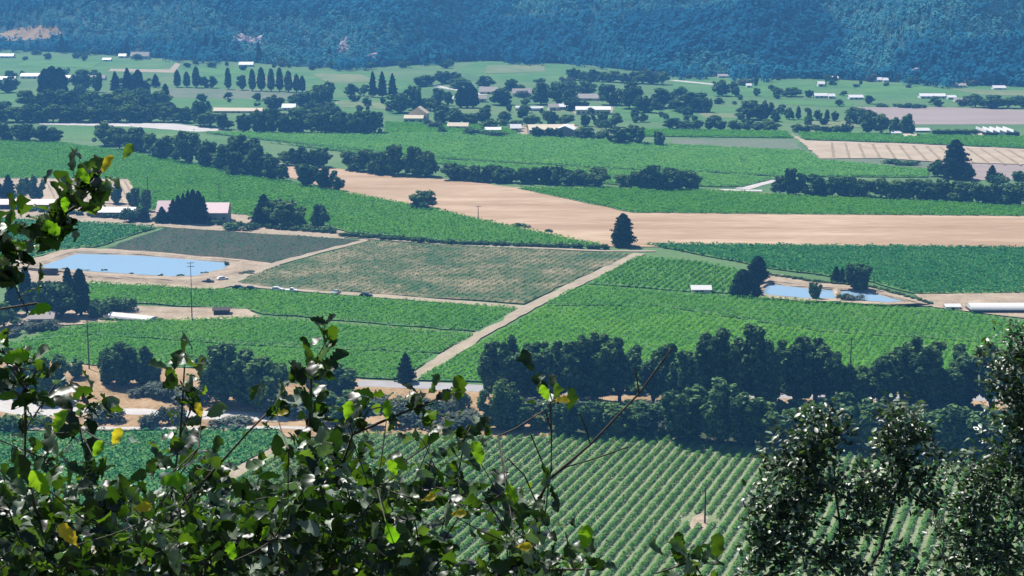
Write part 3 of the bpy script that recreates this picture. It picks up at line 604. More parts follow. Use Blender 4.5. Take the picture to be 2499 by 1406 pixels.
grove('%s %s from the left in the tall clump above the tan field', 'trees on the upper edge of the tan field', [
    (852, 366, 414, 'pale', 52), (886, 364, 418, 'oak', 50), (925, 368, 424, 'oak', 56), (962, 356, 428, 'oak', 62), (1006, 354, 430, 'oak', 66), (1040, 366, 431, 'oak', 52)], fill=0.9)
grove('%s %s from the left in the long dark hedge above the tan field', 'trees of the long dark hedge', [(1100 + i * 29, 398 + (i * 7) % 9 + i * 0.9, 440 + i * 1.15, 'oak', 52) for i in range(12)] + [(1456, 408, 457, 'pale', 60)], fill=0.9)
grove('%s %s from the left in the clump beside the green wedge vineyard', 'trees beside the wedge vineyard', [
    (1520, 424, 456, 'pale', 50), (1556, 418, 460, 'oak', 52), (1600, 404, 464, 'oak', 66), (1640, 408, 465, 'oak', 66), (1682, 416, 463, 'pale', 54)], fill=0.9)
one(1030, 464, 509, 'oak1', 70, 'lone round dark oak on the edge of the tan field')
one(1275, 543, 554, 'shrub', 34, 'low wide shrub on the lower edge of the tan field')
one(1343, 558, 567, 'shrub', 16, 'tiny round shrub on the lower edge of the tan field')
one(1520, 523, 601, 'pine0', 52, 'lone dark conifer at the top of the dirt lane')
one(990, 862, 934, 'con0', 44, 'lone dark conifer at the foot of the dirt lane by the road')
grove('%s %s from the left in the right belt above the green wedge vineyard', 'trees of the right belt', [
    (1904, 430, 474, 'oak', 46), (1934, 414, 477, 'oak', 60), (1985, 428, 478, 'oak', 62), (2030, 430, 480, 'oak', 62), (2068, 430, 480, 'oak', 50), (2108, 438, 482, 'oak', 46),
    (2150, 430, 484, 'pale', 60), (2186, 436, 486, 'pale', 56), (2228, 436, 488, 'oak', 62), (2262, 440, 489, 'oak', 52), (2308, 440, 492, 'oak', 58), (2345, 442, 494, 'oak', 60),
    (2385, 446, 496, 'oak', 60), (2424, 444, 499, 'oak', 62), (2464, 446, 501, 'oak', 60), (2505, 440, 503, 'oak', 62)], fill=0.9)
grove('%s %s from the left around the straw field on the right', 'trees by the straw field', [
    (2185, 388, 402, 'shrub', 50), (2215, 389, 403, 'shrub', 34), (2288, 388, 430, 'oak', 46), (2330, 344, 436, 'pine', 62), (2356, 396, 438, 'oak', 56), (2420, 404, 444, 'con', 30), (2440, 420, 446, 'shrub', 50), (2488, 418, 448, 'oak', 50)])
grove('%s %s from the left around the left barns', 'trees around the left barns', [
    (-8, 428, 486, 'con', 34), (22, 428, 488, 'con', 36), (56, 432, 490, 'pale', 40), (84, 430, 490, 'oak', 50), (285, 450, 498, 'oak', 36), (330, 460, 512, 'oak', 36), (356, 462, 516, 'oak', 34), (318, 500, 540, 'shrub', 50), (352, 508, 542, 'con', 34),
    (396, 505, 545, 'con', 30), (424, 488, 545, 'con', 32), (436, 478, 546, 'con', 30), (449, 474, 546, 'con', 26), (461, 466, 547, 'con', 26), (473, 464, 547, 'cyp', 22), (486, 467, 547, 'cyp', 22), (498, 480, 547, 'con', 22),
    (645, 476, 550, 'con', 56), (672, 486, 552, 'oak', 60), (700, 488, 553, 'pale', 76), (776, 496, 556, 'oak', 48), (748, 545, 560, 'shrub', 40), (606, 542, 562, 'shrub', 44), (566, 540, 560, 'shrub', 50)])
grove('%s %s from the left in the dark clump below the reservoir', 'trees of the clump below the reservoir', [
    (32, 690, 770, 'cyp', 34), (66, 652, 768, 'cyp', 30), (110, 686, 772, 'oak', 90), (150, 690, 775, 'oak', 84), (168, 654, 740, 'cyp', 26), (198, 658, 772, 'cyp', 40), (10, 735, 800, 'pale', 80), (236, 740, 775, 'shrub', 40), (270, 724, 762, 'shrub', 66), (300, 722, 762, 'shrub', 60), (75, 782, 806, 'sage', 60), (120, 780, 806, 'sage', 60), (30, 800, 818, 'sage', 50)])
grove('%s %s from the left on the dry grass verge', 'trees and shrubs of the dry verge', [
    (30, 878, 960, 'nearpale', 90), (110, 868, 978, 'nearpale', 110), (186, 874, 924, 'near', 46), (262, 850, 940, 'near', 70), (300, 834, 942, 'near', 110), (348, 872, 938, 'near', 80), (376, 884, 936, 'near', 52), (545, 836, 985, 'near', 130), (604, 868, 990, 'near', 110), (655, 872, 1000, 'nearpale', 120),
    (768, 895, 960, 'near', 70), (826, 890, 962, 'near', 110), (850, 960, 1040, 'near', 130), (770, 958, 1010, 'nearpale', 110), (700, 965, 1010, 'sage', 120),
    (350, 940, 966, 'sage', 60), (400, 930, 972, 'sage', 90), (455, 945, 980, 'sage', 80), (495, 930, 985, 'sage', 70), (420, 985, 1036, 'sage', 56), (372, 1000, 1042, 'sage', 60), (40, 1000, 1045, 'shrub', 100), (108, 1012, 1040, 'shrub', 28), (250, 985, 1030, 'sage', 80), (560, 1018, 1042, 'sage', 90),
    (880, 968, 1000, 'sage', 60), (930, 962, 1005, 'sage', 70), (985, 965, 1010, 'sage', 80), (1040, 970, 1020, 'shrub', 80), (1080, 968, 1015, 'sage', 70), (1115, 945, 1000, 'shrub', 50), (1010, 1000, 1040, 'sage', 110), (1120, 1005, 1045, 'sage', 100), (1160, 1000, 1040, 'sage', 80)])
grove('%s %s from the left in the tall row along the valley road', 'tall trees along the valley road', [
    (1206, 842, 975, 'tall', 96), (1252, 828, 978, 'tall', 92), (1308, 834, 980, 'tall', 96), (1362, 836, 984, 'tall', 92), (1418, 824, 988, 'tall', 96), (1452, 812, 990, 'tall', 100), (1512, 828, 982, 'tall', 96),
    (1592, 858, 985, 'tall', 80), (1640, 838, 996, 'tall', 100), (1702, 828, 1006, 'tall', 106), (1762, 814, 1016, 'tall', 110), (1826, 814, 1010, 'tall', 110), (1866, 830, 1000, 'tall', 96),
    (1936, 816, 984, 'tall', 100), (1992, 818, 984, 'tall', 100), (2034, 852, 988, 'tall', 84), (2092, 876, 990, 'tall', 84), (2150, 868, 996, 'tall', 90), (2226, 824, 1000, 'tall', 120), (2286, 828, 1004, 'tall', 110), (2350, 850, 1008, 'tall', 110), (2420, 840, 1010, 'tall', 110), (2490, 850, 1010, 'tall', 110)])
grove('%s %s from the left in the lower thicket above the near vineyard', 'thicket above the near vineyard', [
    (1216, 930, 1048, 'nearpale', 90), (1256, 968, 1050, 'near', 100), (1312, 1010, 1050, 'nearpale', 50), (1385, 968, 1064, 'near', 110), (1448, 985, 1064, 'near', 100), (1505, 985, 1062, 'nearpale', 90), (1556, 990, 1066, 'near', 100), (1622, 990, 1062, 'sage', 90), (1680, 950, 1078, 'near', 120), (1752, 930, 1086, 'near', 140), (1820, 960, 1088, 'near', 120), (1880, 985, 1086, 'nearpale', 110),
    (1950, 1000, 1090, 'near', 120), (2060, 958, 1094, 'near', 140), (2130, 985, 1100, 'nearpale', 110), (2210, 990, 1106, 'near', 130), (2320, 985, 1116, 'near', 130), (2420, 1000, 1116, 'near', 130), (2500, 1000, 1116, 'near', 130)])
grove('%s %s from the left in the understorey along the valley road', 'understorey along the valley road', [(1195 + i * 38 + (i * 17) % 13, 934 + (i * 7) % 12, 958 + (i * 5) % 6, 'nearpale', 34 + (i * 11) % 20) for i in range(22)] + [(1290 + i * 46 + (i * 13) % 17, 968 + (i * 11) % 16, 1008 + (i * 7) % 10, 'near' if i % 3 else 'sage', 70 + (i * 17) % 30) for i in range(24)])
grove('%s %s from the left in the line of poplars under the far hill', 'far poplars', [
    (433, 172, 213, 'pop', 16), (456, 176, 213, 'pop', 16), (479, 164, 214, 'pop', 18), (500, 186, 214, 'oak', 26), (520, 186, 215, 'oak', 20), (557, 167, 218, 'pop', 15), (592, 182, 220, 'oak', 28), (616, 170, 222, 'pop', 16), (638, 166, 222, 'pop', 19), (662, 169, 223, 'pop', 17), (683, 167, 223, 'pop', 17), (704, 174, 225, 'pop', 19), (724, 182, 225, 'pop', 16), (738, 186, 225, 'pop', 15)])
grove('%s %s from the left in the group beside the curved pasture', 'trees beside the curved pasture', [(856, 203, 234, 'oak', 34), (888, 205, 234, 'pale', 30), (910, 176, 237, 'con', 20), (933, 177, 238, 'con', 24), (958, 181, 238, 'con', 22)])
grove('%s %s from the left in the big thicket at far left', 'trees of the far left thicket', [
    (20, 188, 226, 'oak', 50), (130, 164, 238, 'cyp', 40), (112, 170, 236, 'cyp', 34), (148, 168, 238, 'cyp', 34), (198, 170, 222, 'oak', 60), (282, 176, 226, 'con', 24), (312, 168, 228, 'con', 30), (338, 172, 232, 'cyp', 26), (405, 206, 258, 'cyp', 18), (380, 182, 214, 'con', 22), (350, 196, 230, 'oak', 40), (240, 180, 225, 'oak', 40)]
    + [(70 + i * 27, 218 + (i * 11) % 22, 268 + (i * 5) % 12, 'oak' if i % 3 else 'pale', 60) for i in range(13)] + [(10 + i * 30, 252 + (i * 7) % 14, 298, 'pale' if i % 3 == 1 else 'oak', 56) for i in range(14)], fill=0.9)
grove('%s %s from the left in the woodland around the pale farmyard', 'woodland around the pale farmyard', [
    (425, 258, 296, 'oak', 40), (455, 262, 300, 'oak', 44), (490, 248, 306, 'oak', 40), (512, 270, 310, 'pale', 50), (545, 278, 316, 'oak', 50),
    (596, 280, 322, 'oak', 50), (626, 270, 324, 'oak', 54), (662, 268, 324, 'oak', 54), (695, 275, 325, 'oak', 50), (728, 268, 326, 'oak', 56), (762, 275, 326, 'pale', 54), (796, 270, 326, 'oak', 56), (828, 272, 327, 'oak', 54), (860, 276, 327, 'pale', 50), (890, 270, 328, 'oak', 56), (915, 272, 328, 'oak', 46),
    (666, 234, 268, 'oak', 60), (735, 226, 264, 'oak', 56), (776, 206, 270, 'oak', 80), (800, 200, 245, 'oak', 46), (480, 245, 268, 'con', 22), (508, 247, 268, 'con', 18)], fill=0.9)
grove('%s %s from the left among the village houses', 'village trees', [
    (978, 226, 276, 'oak', 60), (1010, 212, 268, 'oak', 46), (1050, 238, 270, 'pale', 50), (1066, 214, 255, 'oak', 34), (1092, 224, 258, 'oak', 24), (1125, 214, 263, 'cyp', 26), (1140, 213, 263, 'cyp', 26), (1155, 213, 263, 'cyp', 26), (1080, 258, 302, 'oak', 66), (1110, 262, 304, 'oak', 44), (1038, 184, 210, 'oak', 70), (1090, 175, 205, 'oak', 60), (1120, 190, 215, 'pale', 60),
    (1180, 184, 213, 'oak', 46), (1246, 194, 221, 'oak', 40), (1222, 214, 256, 'oak', 54), (1145, 276, 304, 'pale', 44), (1180, 264, 306, 'oak', 46), (1195, 292, 316, 'pale', 40), (1230, 270, 300, 'pale', 40), (1320, 198, 255, 'oak', 70), (1362, 205, 258, 'oak', 56), (1395, 215, 262, 'oak', 50), (1430, 198, 236, 'oak', 50), (1388, 198, 228, 'oak', 40), (1398, 236, 270, 'oak', 44),
    (1300, 278, 308, 'pale', 40), (1345, 272, 308, 'oak', 36), (1380, 278, 306, 'pale', 40), (1428, 280, 308, 'oak', 36), (1465, 276, 308, 'oak', 40), (1500, 280, 310, 'pale', 44), (1490, 204, 256, 'oak', 50), (1535, 200, 265, 'oak', 70), (1575, 235, 275, 'oak', 50), (1618, 216, 264, 'oak', 52), (1650, 240, 272, 'pale', 40), (1692, 225, 272, 'oak', 64), (1725, 240, 275, 'oak', 30),
    (1310, 310, 336, 'oak', 36), (1338, 312, 336, 'oak', 36), (1362, 314, 338, 'oak', 34), (1424, 310, 340, 'oak', 44), (1450, 318, 340, 'shrub', 40), (1505, 312, 352, 'oak', 60), (1550, 308, 352, 'oak', 60), (1605, 322, 358, 'oak', 46), (1079, 308, 326, 'oak', 26), (1210, 316, 334, 'shrub', 40), (1160, 306, 330, 'shrub', 40)])
grove('%s %s from the left in the small wood at the foot of the dark spur', 'wood at the foot of the spur', [(1400 + i * 24, 168 + (i * 5) % 9 + i * 0.6, 196 + i * 1.2, 'pale' if i % 2 else 'oak', 40) for i in range(10)])
grove('%s %s from the left among the far right farms', 'far right farm trees', [
    (1762, 194, 234, 'oak', 50), (1795, 212, 236, 'oak', 24), (1845, 186, 210, 'oak', 18), (1845, 214, 234, 'oak', 20), (1895, 212, 234, 'pale', 24), (1932, 214, 236, 'oak', 44), (1975, 220, 238, 'oak', 28), (1830, 246, 292, 'oak', 60), (1865, 248, 294, 'oak', 56), (1895, 272, 297, 'oak', 26), (1925, 262, 292, 'pale', 22), (1948, 260, 292, 'pop', 12), (1975, 266, 293, 'pop', 12), (1995, 268, 294, 'pale', 20), (2018, 268, 295, 'pop', 12), (2036, 272, 296, 'oak', 22),
    (2090, 262, 300, 'oak', 50), (2118, 266, 325, 'oak', 50), (2150, 275, 328, 'pale', 56), (2186, 284, 330, 'pale', 36), (2216, 276, 332, 'oak', 40), (2200, 250, 262, 'shrub', 36), (2150, 250, 260, 'shrub', 34), (2245, 252, 264, 'shrub', 30), (2380, 228, 262, 'pale', 44), (2420, 232, 264, 'oak', 44), (2460, 236, 264, 'pale', 44), (2495, 238, 264, 'oak', 40)])
grove('%s %s from the left in the low hedge right of the village', 'low hedge right of the village', [(1640 + i * 30, 288 + (i * 7) % 10, 314 + i * 0.7, 'pale' if i % 3 == 2 else 'oak', 40) for i in range(9)] + [(1945 + i * 24, 302 + (i * 5) % 8, 322 + i * 0.5, 'oak' if i % 2 else 'pale', 34) for i in range(6)] + [(2290 + i * 22, 314, 332, 'pale', 30) for i in range(5)])
grove('%s %s from the left standing out on the far hill', 'conifers on the far hill', [(152, 84, 130, 'con', 16), (503, 84, 130, 'con', 14), (525, 88, 130, 'con', 16), (632, 102, 150, 'con', 15), (805, 115, 150, 'con', 14), (990, 125, 158, 'con', 16), (1040, 120, 158, 'con', 18), (1070, 122, 158, 'con', 18), (310, 96, 140, 'con', 14)], hill=True)
grove('%s %s from the left by the small ponds', 'trees by the small ponds', [(1812, 658, 724, 'cyp', 48), (1848, 626, 692, 'cyp', 44), (1846, 680, 725, 'con', 26), (1990, 690, 733, 'near', 32), (2040, 650, 690, 'con', 26), (2055, 655, 692, 'con', 24), (2098, 645, 712, 'near', 66), (2078, 715, 735, 'sage', 40), (2052, 712, 734, 'shrub', 26), (1795, 690, 726, 'oak', 36)])
BR = random.Random(31); extra = []
for x0, x1, y0, y1, n in ((960, 1500, 262, 318, 34), (1500, 1720, 200, 300, 20), (1180, 1480, 196, 258, 16), (1720, 2080, 205, 310, 26), (420, 960, 240, 262, 10), (740, 1000, 262, 300, 8), (2040, 2499, 240, 262, 14), (0, 420, 182, 212, 16), (40, 420, 132, 150, 12), (430, 1100, 158, 172, 22), (1420, 2000, 178, 196, 24), (2000, 2499, 198, 216, 18)):
    for _ in range(n):
        x, yb = BR.uniform(x0, x1), BR.uniform(y0, y1); hp = BR.uniform(9, 22) * (0.6 + yb / 600); extra.append((x, yb - hp, yb, BR.choice(['oak', 'oak', 'pale', 'pale', 'shrub', 'sage']), hp * BR.uniform(1.0, 1.6)))
grove('%s %s from the left among the scattered small trees of the far valley', 'scattered small trees of the far valley', extra)
grove('%s %s from the left on the near bank of the reservoir', 'bank weeds of the reservoir', [(100, 650, 657, 'sage', 12), (150, 654, 661, 'shrub', 22), (200, 656, 663, 'shrub', 26), (256, 655, 663, 'sage', 12), (320, 664, 671, 'shrub', 12), (392, 668, 676, 'sage', 14), (445, 668, 676, 'shrub', 16), (500, 662, 669, 'sage', 16), (553, 636, 650, 'sage', 12), (330, 676, 684, 'sage', 24), (232, 672, 679, 'sage', 26), (600, 662, 668, 'sage', 40)])
# hedge shrubs
def hedge(px, spacing, hpx, kind, label, group, w=None):
    p = np.array(px, float); n = 0
    for a, b in zip(p[:-1], p[1:]):
        k = max(1, int(np.linalg.norm(b - a) / spacing))
        for j in range(k):
            n += 1; q = a + (b - a) * j / k; tree(q[0] + TR.uniform(-2, 2), q[1], hpx * TR.uniform(0.85, 1.15), kind, (w or spacing) * TR.uniform(0.9, 1.15), label % ordw(n), group)
hedge([(-10, 508), (330, 538), (560, 552), (835, 572)], 22, 13, 'hedge', '%s round shrub from the left in the hedge along the barn lane', 'hedge shrubs along the barn lane')
hedge([(835, 577), (1100, 596), (1490, 609)], 17, 12, 'hedge', '%s low shrub from the left in the thin hedge above the mottled vineyard', 'thin hedge above the mottled vineyard', 22)
hedge([(1870, 672), (1990, 690), (2120, 702), (2200, 722), (2285, 748)], 13, 8, 'hedge', '%s low shrub from the left in the hedge behind the small ponds', 'hedge behind the small ponds', 16)
hedge([(250, 782), (330, 786), (410, 783)], 14, 8, 'hedge', '%s low shrub from the left beside the pale tunnel below the reservoir', 'shrubs beside the pale tunnel', 18)

# ------------------------------------------------------------------ buildings
def gable(L, Wd, h, rh, over=0.4, th=0.18):
    """roof with ridge along x: two slabs + gable infill handled by the wall"""
    x = L / 2 + over; y = Wd / 2 + over; e = rh * over / (Wd / 2)
    V = np.array([(-x, -y, h - e), (x, -y, h - e), (x, 0, h + rh), (-x, 0, h + rh), (-x, y, h - e), (x, y, h - e)]); Vt = V + np.array([0, 0, th])
    V = np.concatenate([V, Vt])
    return V, [(1, 0, 3, 2), (2, 3, 4, 5), (6, 7, 8, 9), (9, 8, 11, 10), (0, 1, 7, 6), (5, 4, 10, 11), (3, 0, 6, 9), (4, 3, 9, 10), (1, 2, 8, 7), (2, 5, 11, 8)]
def gable_wall(L, Wd, h, rh):
    x, y = L / 2, Wd / 2
    V = [(-x, -y, -.1), (x, -y, -.1), (x, y, -.1), (-x, y, -.1), (-x, -y, h), (x, -y, h), (x, y, h), (-x, y, h), (-x, 0, h + rh - .02), (x, 0, h + rh - .02)]
    return V, [(0, 1, 5, 4), (2, 3, 7, 6), (1, 2, 6, 9, 5), (3, 0, 4, 8, 7)]
def house(name, x, yb, w_px, h_px, roof_px, dm, label, cat='house', wall='cream', roof='greyroof', rot=0.0, win=3, door=True, ridge='x', group=None, storeys=1):
    p = G(x, yb); mp = mpp(p); L = w_px * mp; h = h_px * mp; rh = max(0.4, roof_px * mp)
    e = empty(name, p + np.array([0, dm / 2, 0]), rot)
    a, b = (L, dm) if ridge == 'x' else (dm, L)
    sub = link('wall', py_mesh('wall', *gable_wall(a, b, h, rh), M[wall]), e); ro = link('roof', py_mesh('roof', *gable(a, b, h, rh), M[roof]), e)
    if ridge == 'y': sub.rotation_euler.z = ro.rotation_euler.z = math.pi / 2
    y0 = -dm / 2
    for s in range(storeys):
        zc = h * (0.45 if storeys == 1 else (0.28 + 0.45 * s)); wh = min(1.4, h * 0.45 / storeys); ww = min(1.5, L / (win * 2 + 1)) if win else 0
        for i in range(win):
            xc = -L / 2 + L * (i + 0.5) / win
            if door and s == 0 and i == win // 2: continue
            V, Fc = box(ww, 0.1, wh, (xc, y0 - 0.05, zc - wh / 2)); wo = link('window', np_mesh('window', V, Fc, M['glass']), e)
            V, Fc = box(ww + 0.3, 0.14, 0.12, (xc, y0 - 0.07, zc - wh / 2 - 0.13)); link('sill', np_mesh('sill', V, Fc, M['trim']), wo)
    if door:
        dw, dh = min(1.6, L * 0.2), min(2.2, h * 0.8); V, Fc = box(dw, 0.1, dh, (0 if win % 2 else L * 0.02, y0 - 0.055, 0)); link('door', np_mesh('door', V, Fc, M['darkwall']), e)
    return tag(e, label, cat, group)
def greenhouse(name, x, yb, w_px, h_px, dm, label, rot=0, roof='white', side='greywall'):
    p = G(x, yb); mp = mpp(p); L = w_px * mp; h = h_px * mp
    e = empty(name, p + np.array([0, dm / 2, 0]), rot); n = 9; acc = Acc()
    th = np.linspace(0, math.pi, n); ys = -np.cos(th) * dm / 2; zs = h * 0.45 + np.sin(th) * h * 0.55
    V = np.concatenate([np.c_[np.full(n, -L / 2), ys, zs], np.c_[np.full(n, L / 2), ys, zs]])
    link('roof', py_mesh('roof', V, [(i, i + n, i + n + 1, i + 1) for i in range(n - 1)], M[roof], True), e)
    V, Fc = box(L - 0.1, dm - 0.1, h * 0.45); link('side_wall', np_mesh('side_wall', V, Fc, M[side]), e)
    for s in (-1, 1):
        Ve = [(s * (L / 2 - 0.05), yy, zz) for yy, zz in zip(ys, zs)]; link('end_wall', py_mesh('end_wall', Ve, [list(range(n))], M[roof]), e)
    return tag(e, label, cat='greenhouse')
house('long_barn', 40, 512, 190, 13, 9, 9, 'long barn with faded pink roof at the left edge', 'barn', 'darkwall', 'pink', -0.03, 7)
house('shed', 275, 532, 108, 14, 9, 8, 'long shed with white roof and dark open front, by the straw yard', 'shed', 'redwall', 'white', -0.03, 5)
house('barn', 408, 538, 50, 22, 22, 10, 'pink roofed barn behind the small conifers', 'barn', 'greywall', 'pink', 0, 2)
house('barn', 523, 545, 64, 26, 20, 11, 'grey barn with pale pink roof right of the dark cypresses', 'barn', 'greywall', 'pink', 0, 4)
house('shed', 170, 500, 34, 10, 7, 6, 'small white shed behind the yellow oak sprig', 'shed', 'trim', 'white', 0, 1)
house('shed', 1712, 716, 46, 9, 7, 5, 'small white shed left of the dark trees by the small ponds', 'shed', 'trim', 'white', 0, 2)
house('shed', 539, 770, 38, 13, 4, 4, 'small dark shed at the edge of the bare patch', 'shed', 'darkwall', 'darkwall', 0.1, 1)
house('house', 96, 792, 60, 14, 12, 8, 'low grey house among shrubs below the reservoir', 'house', 'greywall', 'greyroof', 0.1, 3)
greenhouse('tunnel_greenhouse', 2455, 766, 170, 20, 8, 'long white tunnel greenhouse at the right edge', roof='white', side='black')
house('shed', 2326, 757, 34, 8, 4, 4, 'small white shed left of the long white tunnel', 'shed', 'trim', 'white', 0, 1)
greenhouse('low_tunnel', 318, 784, 130, 13, 5, 'low pale plastic tunnel below the reservoir clump', rot=-0.42, side='white')
# the cream farmhouse with two gables
house('farmhouse_wing', 1010, 301, 46, 12, 6, 9, 'low cream wing in front of the tall cream gable', 'house', 'cream', 'cream', -0.08, 4)
house('farmhouse', 1022, 297, 44, 20, 15, 10, 'cream farmhouse with a tall gable above the green field', 'house', 'cream', 'beige', -0.12, 3, ridge='y', storeys=2)
house('long_barn', 1345, 332, 112, 15, 10, 16, 'long low barn with pale roof behind the dark hedge', 'barn', 'greyroof', 'cream', 0.10, 6)
house('barn', 1382, 335, 44, 18, 9, 14, 'grey gabled barn end right of the dark hedge', 'barn', 'greyroof', 'trim', -0.15, 0, False, ridge='y')
house('house', 1118, 316, 50, 8, 7, 8, 'low house with pale tan roof left of the pale barn', 'house', 'cream', 'cream', -0.1, 3)
house('house', 1203, 324, 38, 7, 5, 7, 'low white house between shrubs above the long vineyard', 'house', 'trim', 'trim', 0, 3)
house('house', 1258, 322, 26, 9, 8, 8, 'small cream house at the left end of the pale barn', 'house', 'cream', 'white', 0.1, 2)
greenhouse('storage_tunnel', 1274, 270, 32, 10, 8, 'left of two bright white storage tunnels in the village')
greenhouse('storage_tunnel', 1310, 271, 32, 10, 8, 'right of two bright white storage tunnels in the village')
house('house', 1274, 236, 46, 8, 10, 12, 'white house with grey roof above the storage tunnels', 'house', 'white', 'greyroof', 0, 3)
house('house', 1192, 230, 44, 6, 10, 14, 'house with broad grey roof right of the dark cypress block', 'house', 'cream', 'greyroof', 0, 3)
house('house', 1440, 246, 56, 6, 9, 12, 'house with long grey brown roof among village trees', 'house', 'cream', 'greyroof', -0.1, 4)
house('house', 1498, 250, 34, 5, 8, 10, 'house with grey roof right of the long brown roof', 'house', 'cream', 'greyroof', -0.1, 2)
house('house', 1350, 270, 24, 8, 7, 8, 'small pale house right of the storage tunnels', 'house', 'trim', 'greyroof', 0.2, 2)
house('house', 1378, 268, 26, 7, 6, 8, 'small white roofed house left of the village yard', 'house', 'trim', 'white', -0.1, 2)
house('winery', 1448, 280, 84, 12, 6, 12, 'wide pale winery beside the village yard', 'winery', 'cream', 'trim', 0, 7)
house('house', 1095, 247, 22, 6, 5, 8, 'small white house left of the dark cypress block', 'house', 'trim', 'white', 0, 2)
house('house', 1178, 250, 18, 9, 6, 7, 'small pale house just right of the cypress block', 'house', 'trim', 'greyroof', 0, 2)
house('long_shed', 580, 276, 118, 5, 6, 9, 'long cream shed in the far pale farmyard', 'shed', 'cream', 'cream', -0.02, 6)
house('house', 704, 270, 32, 7, 8, 9, 'white roofed house between two far round oaks', 'house', 'trim', 'white', 0, 2)
house('house', 600, 163, 34, 5, 6, 9, 'white roofed house at the foot of the far hill', 'house', 'trim', 'white', 0, 3)
house('house', 340, 145, 44, 8, 9, 12, 'pale house with brown roof on the far left hill foot', 'house', 'trim', 'greyroof', 0, 4)
house('house', 298, 142, 18, 5, 5, 8, 'small white house left of the brown roofed hill house', 'house', 'trim', 'white', 0, 2)
house('long_shed', 85, 192, 70, 6, 6, 10, 'long white shed at far left behind the thicket', 'shed', 'trim', 'white', 0, 5)
house('shed', 168, 200, 26, 8, 7, 9, 'white shed right of the big dark cypress at far left', 'shed', 'trim', 'white', 0, 2)
house('long_shed', 235, 196, 40, 5, 6, 9, 'pale shed between far left oaks', 'shed', 'trim', 'greyroof', 0, 3)
house('house', 15, 200, 40, 6, 6, 10, 'white house at the far left edge', 'house', 'trim', 'white', 0, 3)
house('house', 15, 142, 34, 5, 5, 9, 'tiny white house at the left edge below the meadow', 'house', 'trim', 'white', 0, 2)
house('house', 260, 150, 20, 4, 4, 7, 'tiny pale house above the far left pasture', 'house', 'trim', 'white', 0, 2)
house('long_shed', 2005, 240, 32, 6, 5, 9, 'left of the white farm sheds on the far right', 'shed', 'trim', 'white', 0, 3)
house('shed', 2030, 241, 16, 6, 5, 8, 'small white shed between the two far right farm sheds', 'shed', 'trim', 'white', 0, 2)
house('long_shed', 2090, 243, 34, 5, 5, 9, 'right of the white farm sheds on the far right', 'shed', 'trim', 'white', 0, 3)
house('long_shed', 2278, 241, 62, 6, 5, 12, 'long white shed above the purple ploughed field', 'shed', 'trim', 'white', 0, 5)
house('shed', 2324, 243, 20, 5, 4, 9, 'small white shed right of the long white one', 'shed', 'trim', 'white', 0, 2)
house('long_shed', 2345, 249, 28, 4, 4, 9, 'low pale shed above the purple ploughed field', 'shed', 'trim', 'greyroof', 0, 2)
house('house', 2005, 212, 16, 7, 5, 8, 'tiny white house below the dark spur', 'house', 'trim', 'white', 0, 2)
house('shed', 2036, 196, 20, 5, 4, 8, 'tiny white shed at the foot of the dark spur', 'shed', 'trim', 'white', 0, 2)
house('shed', 2146, 200, 14, 5, 5, 8, 'left of two tiny white sheds at the hill foot', 'shed', 'trim', 'white', 0, 1)
house('shed', 2162, 201, 12, 5, 5, 8, 'right of two tiny white sheds at the hill foot', 'shed', 'trim', 'white', 0, 1)
house('house', 2345, 214, 26, 5, 5, 9, 'tiny pale house at the right hill foot', 'house', 'cream', 'greyroof', 0, 2)
house('house', 2440, 219, 30, 4, 5, 9, 'tiny white house at the far right hill foot', 'house', 'trim', 'white', 0, 2)
house('house', 1765, 190, 24, 4, 4, 8, 'tiny pale house under the spur wood', 'house', 'trim', 'greyroof', 0, 2)
house('house', 1828, 214, 12, 5, 4, 7, 'tiny white house on the far right pasture', 'house', 'trim', 'white', 0, 1)
house('shed', 2188, 333, 24, 8, 4, 6, 'small white shed left of the far right leafy tree', 'shed', 'trim', 'white', 0, 1)
house('shed', 2252, 323, 34, 4, 5, 7, 'long white roofed shed right of the far right leafy tree', 'shed', 'darkwall', 'white', 0, 3)
house('shed', 2222, 337, 30, 4, 5, 6, 'low cream shed under the far right leafy tree', 'shed', 'cream', 'cream', 0, 2)
house('shed', 2380, 334, 34, 3, 4, 6, 'low cream roof left of the white sawtooth winery', 'shed', 'cream', 'cream', 0, 2)
def sawtooth():
    p = G(2445, 333); mp = mpp(p); L = 84 * mp; h = 10 * mp; dm = 22.0
    e = empty('sawtooth_winery', p + np.array([0, dm / 2, 0]), 0.03)
    V, Fc = box(L, dm, h); link('wall', np_mesh('wall', V, Fc, M['darkwall']), e)
    n = 5
    for i in range(n):
        x0 = -L / 2 + i * L / n; x1 = x0 + L / n; yy = dm / 2 + 0.6; V = [(x0, -yy, h), (x1, -yy, h), (x1, yy, h), (x0, yy, h), (x0 + .4, -yy, h + 1.7), (x0 + .4, yy, h + 1.7)]
        link('roof', py_mesh('roof', V, [(3, 2, 1, 0), (4, 1, 2, 5), (0, 4, 5, 3), (0, 1, 4), (2, 3, 5)], M['white']), e)
    V, Fc = box(4, 0.1, 3, (0, -dm / 2 - 0.06, 0)); link('door', np_mesh('door', V, Fc, M['trim']), e)
    tag(e, 'white sawtooth roofed winery at the far right', 'winery')
sawtooth()

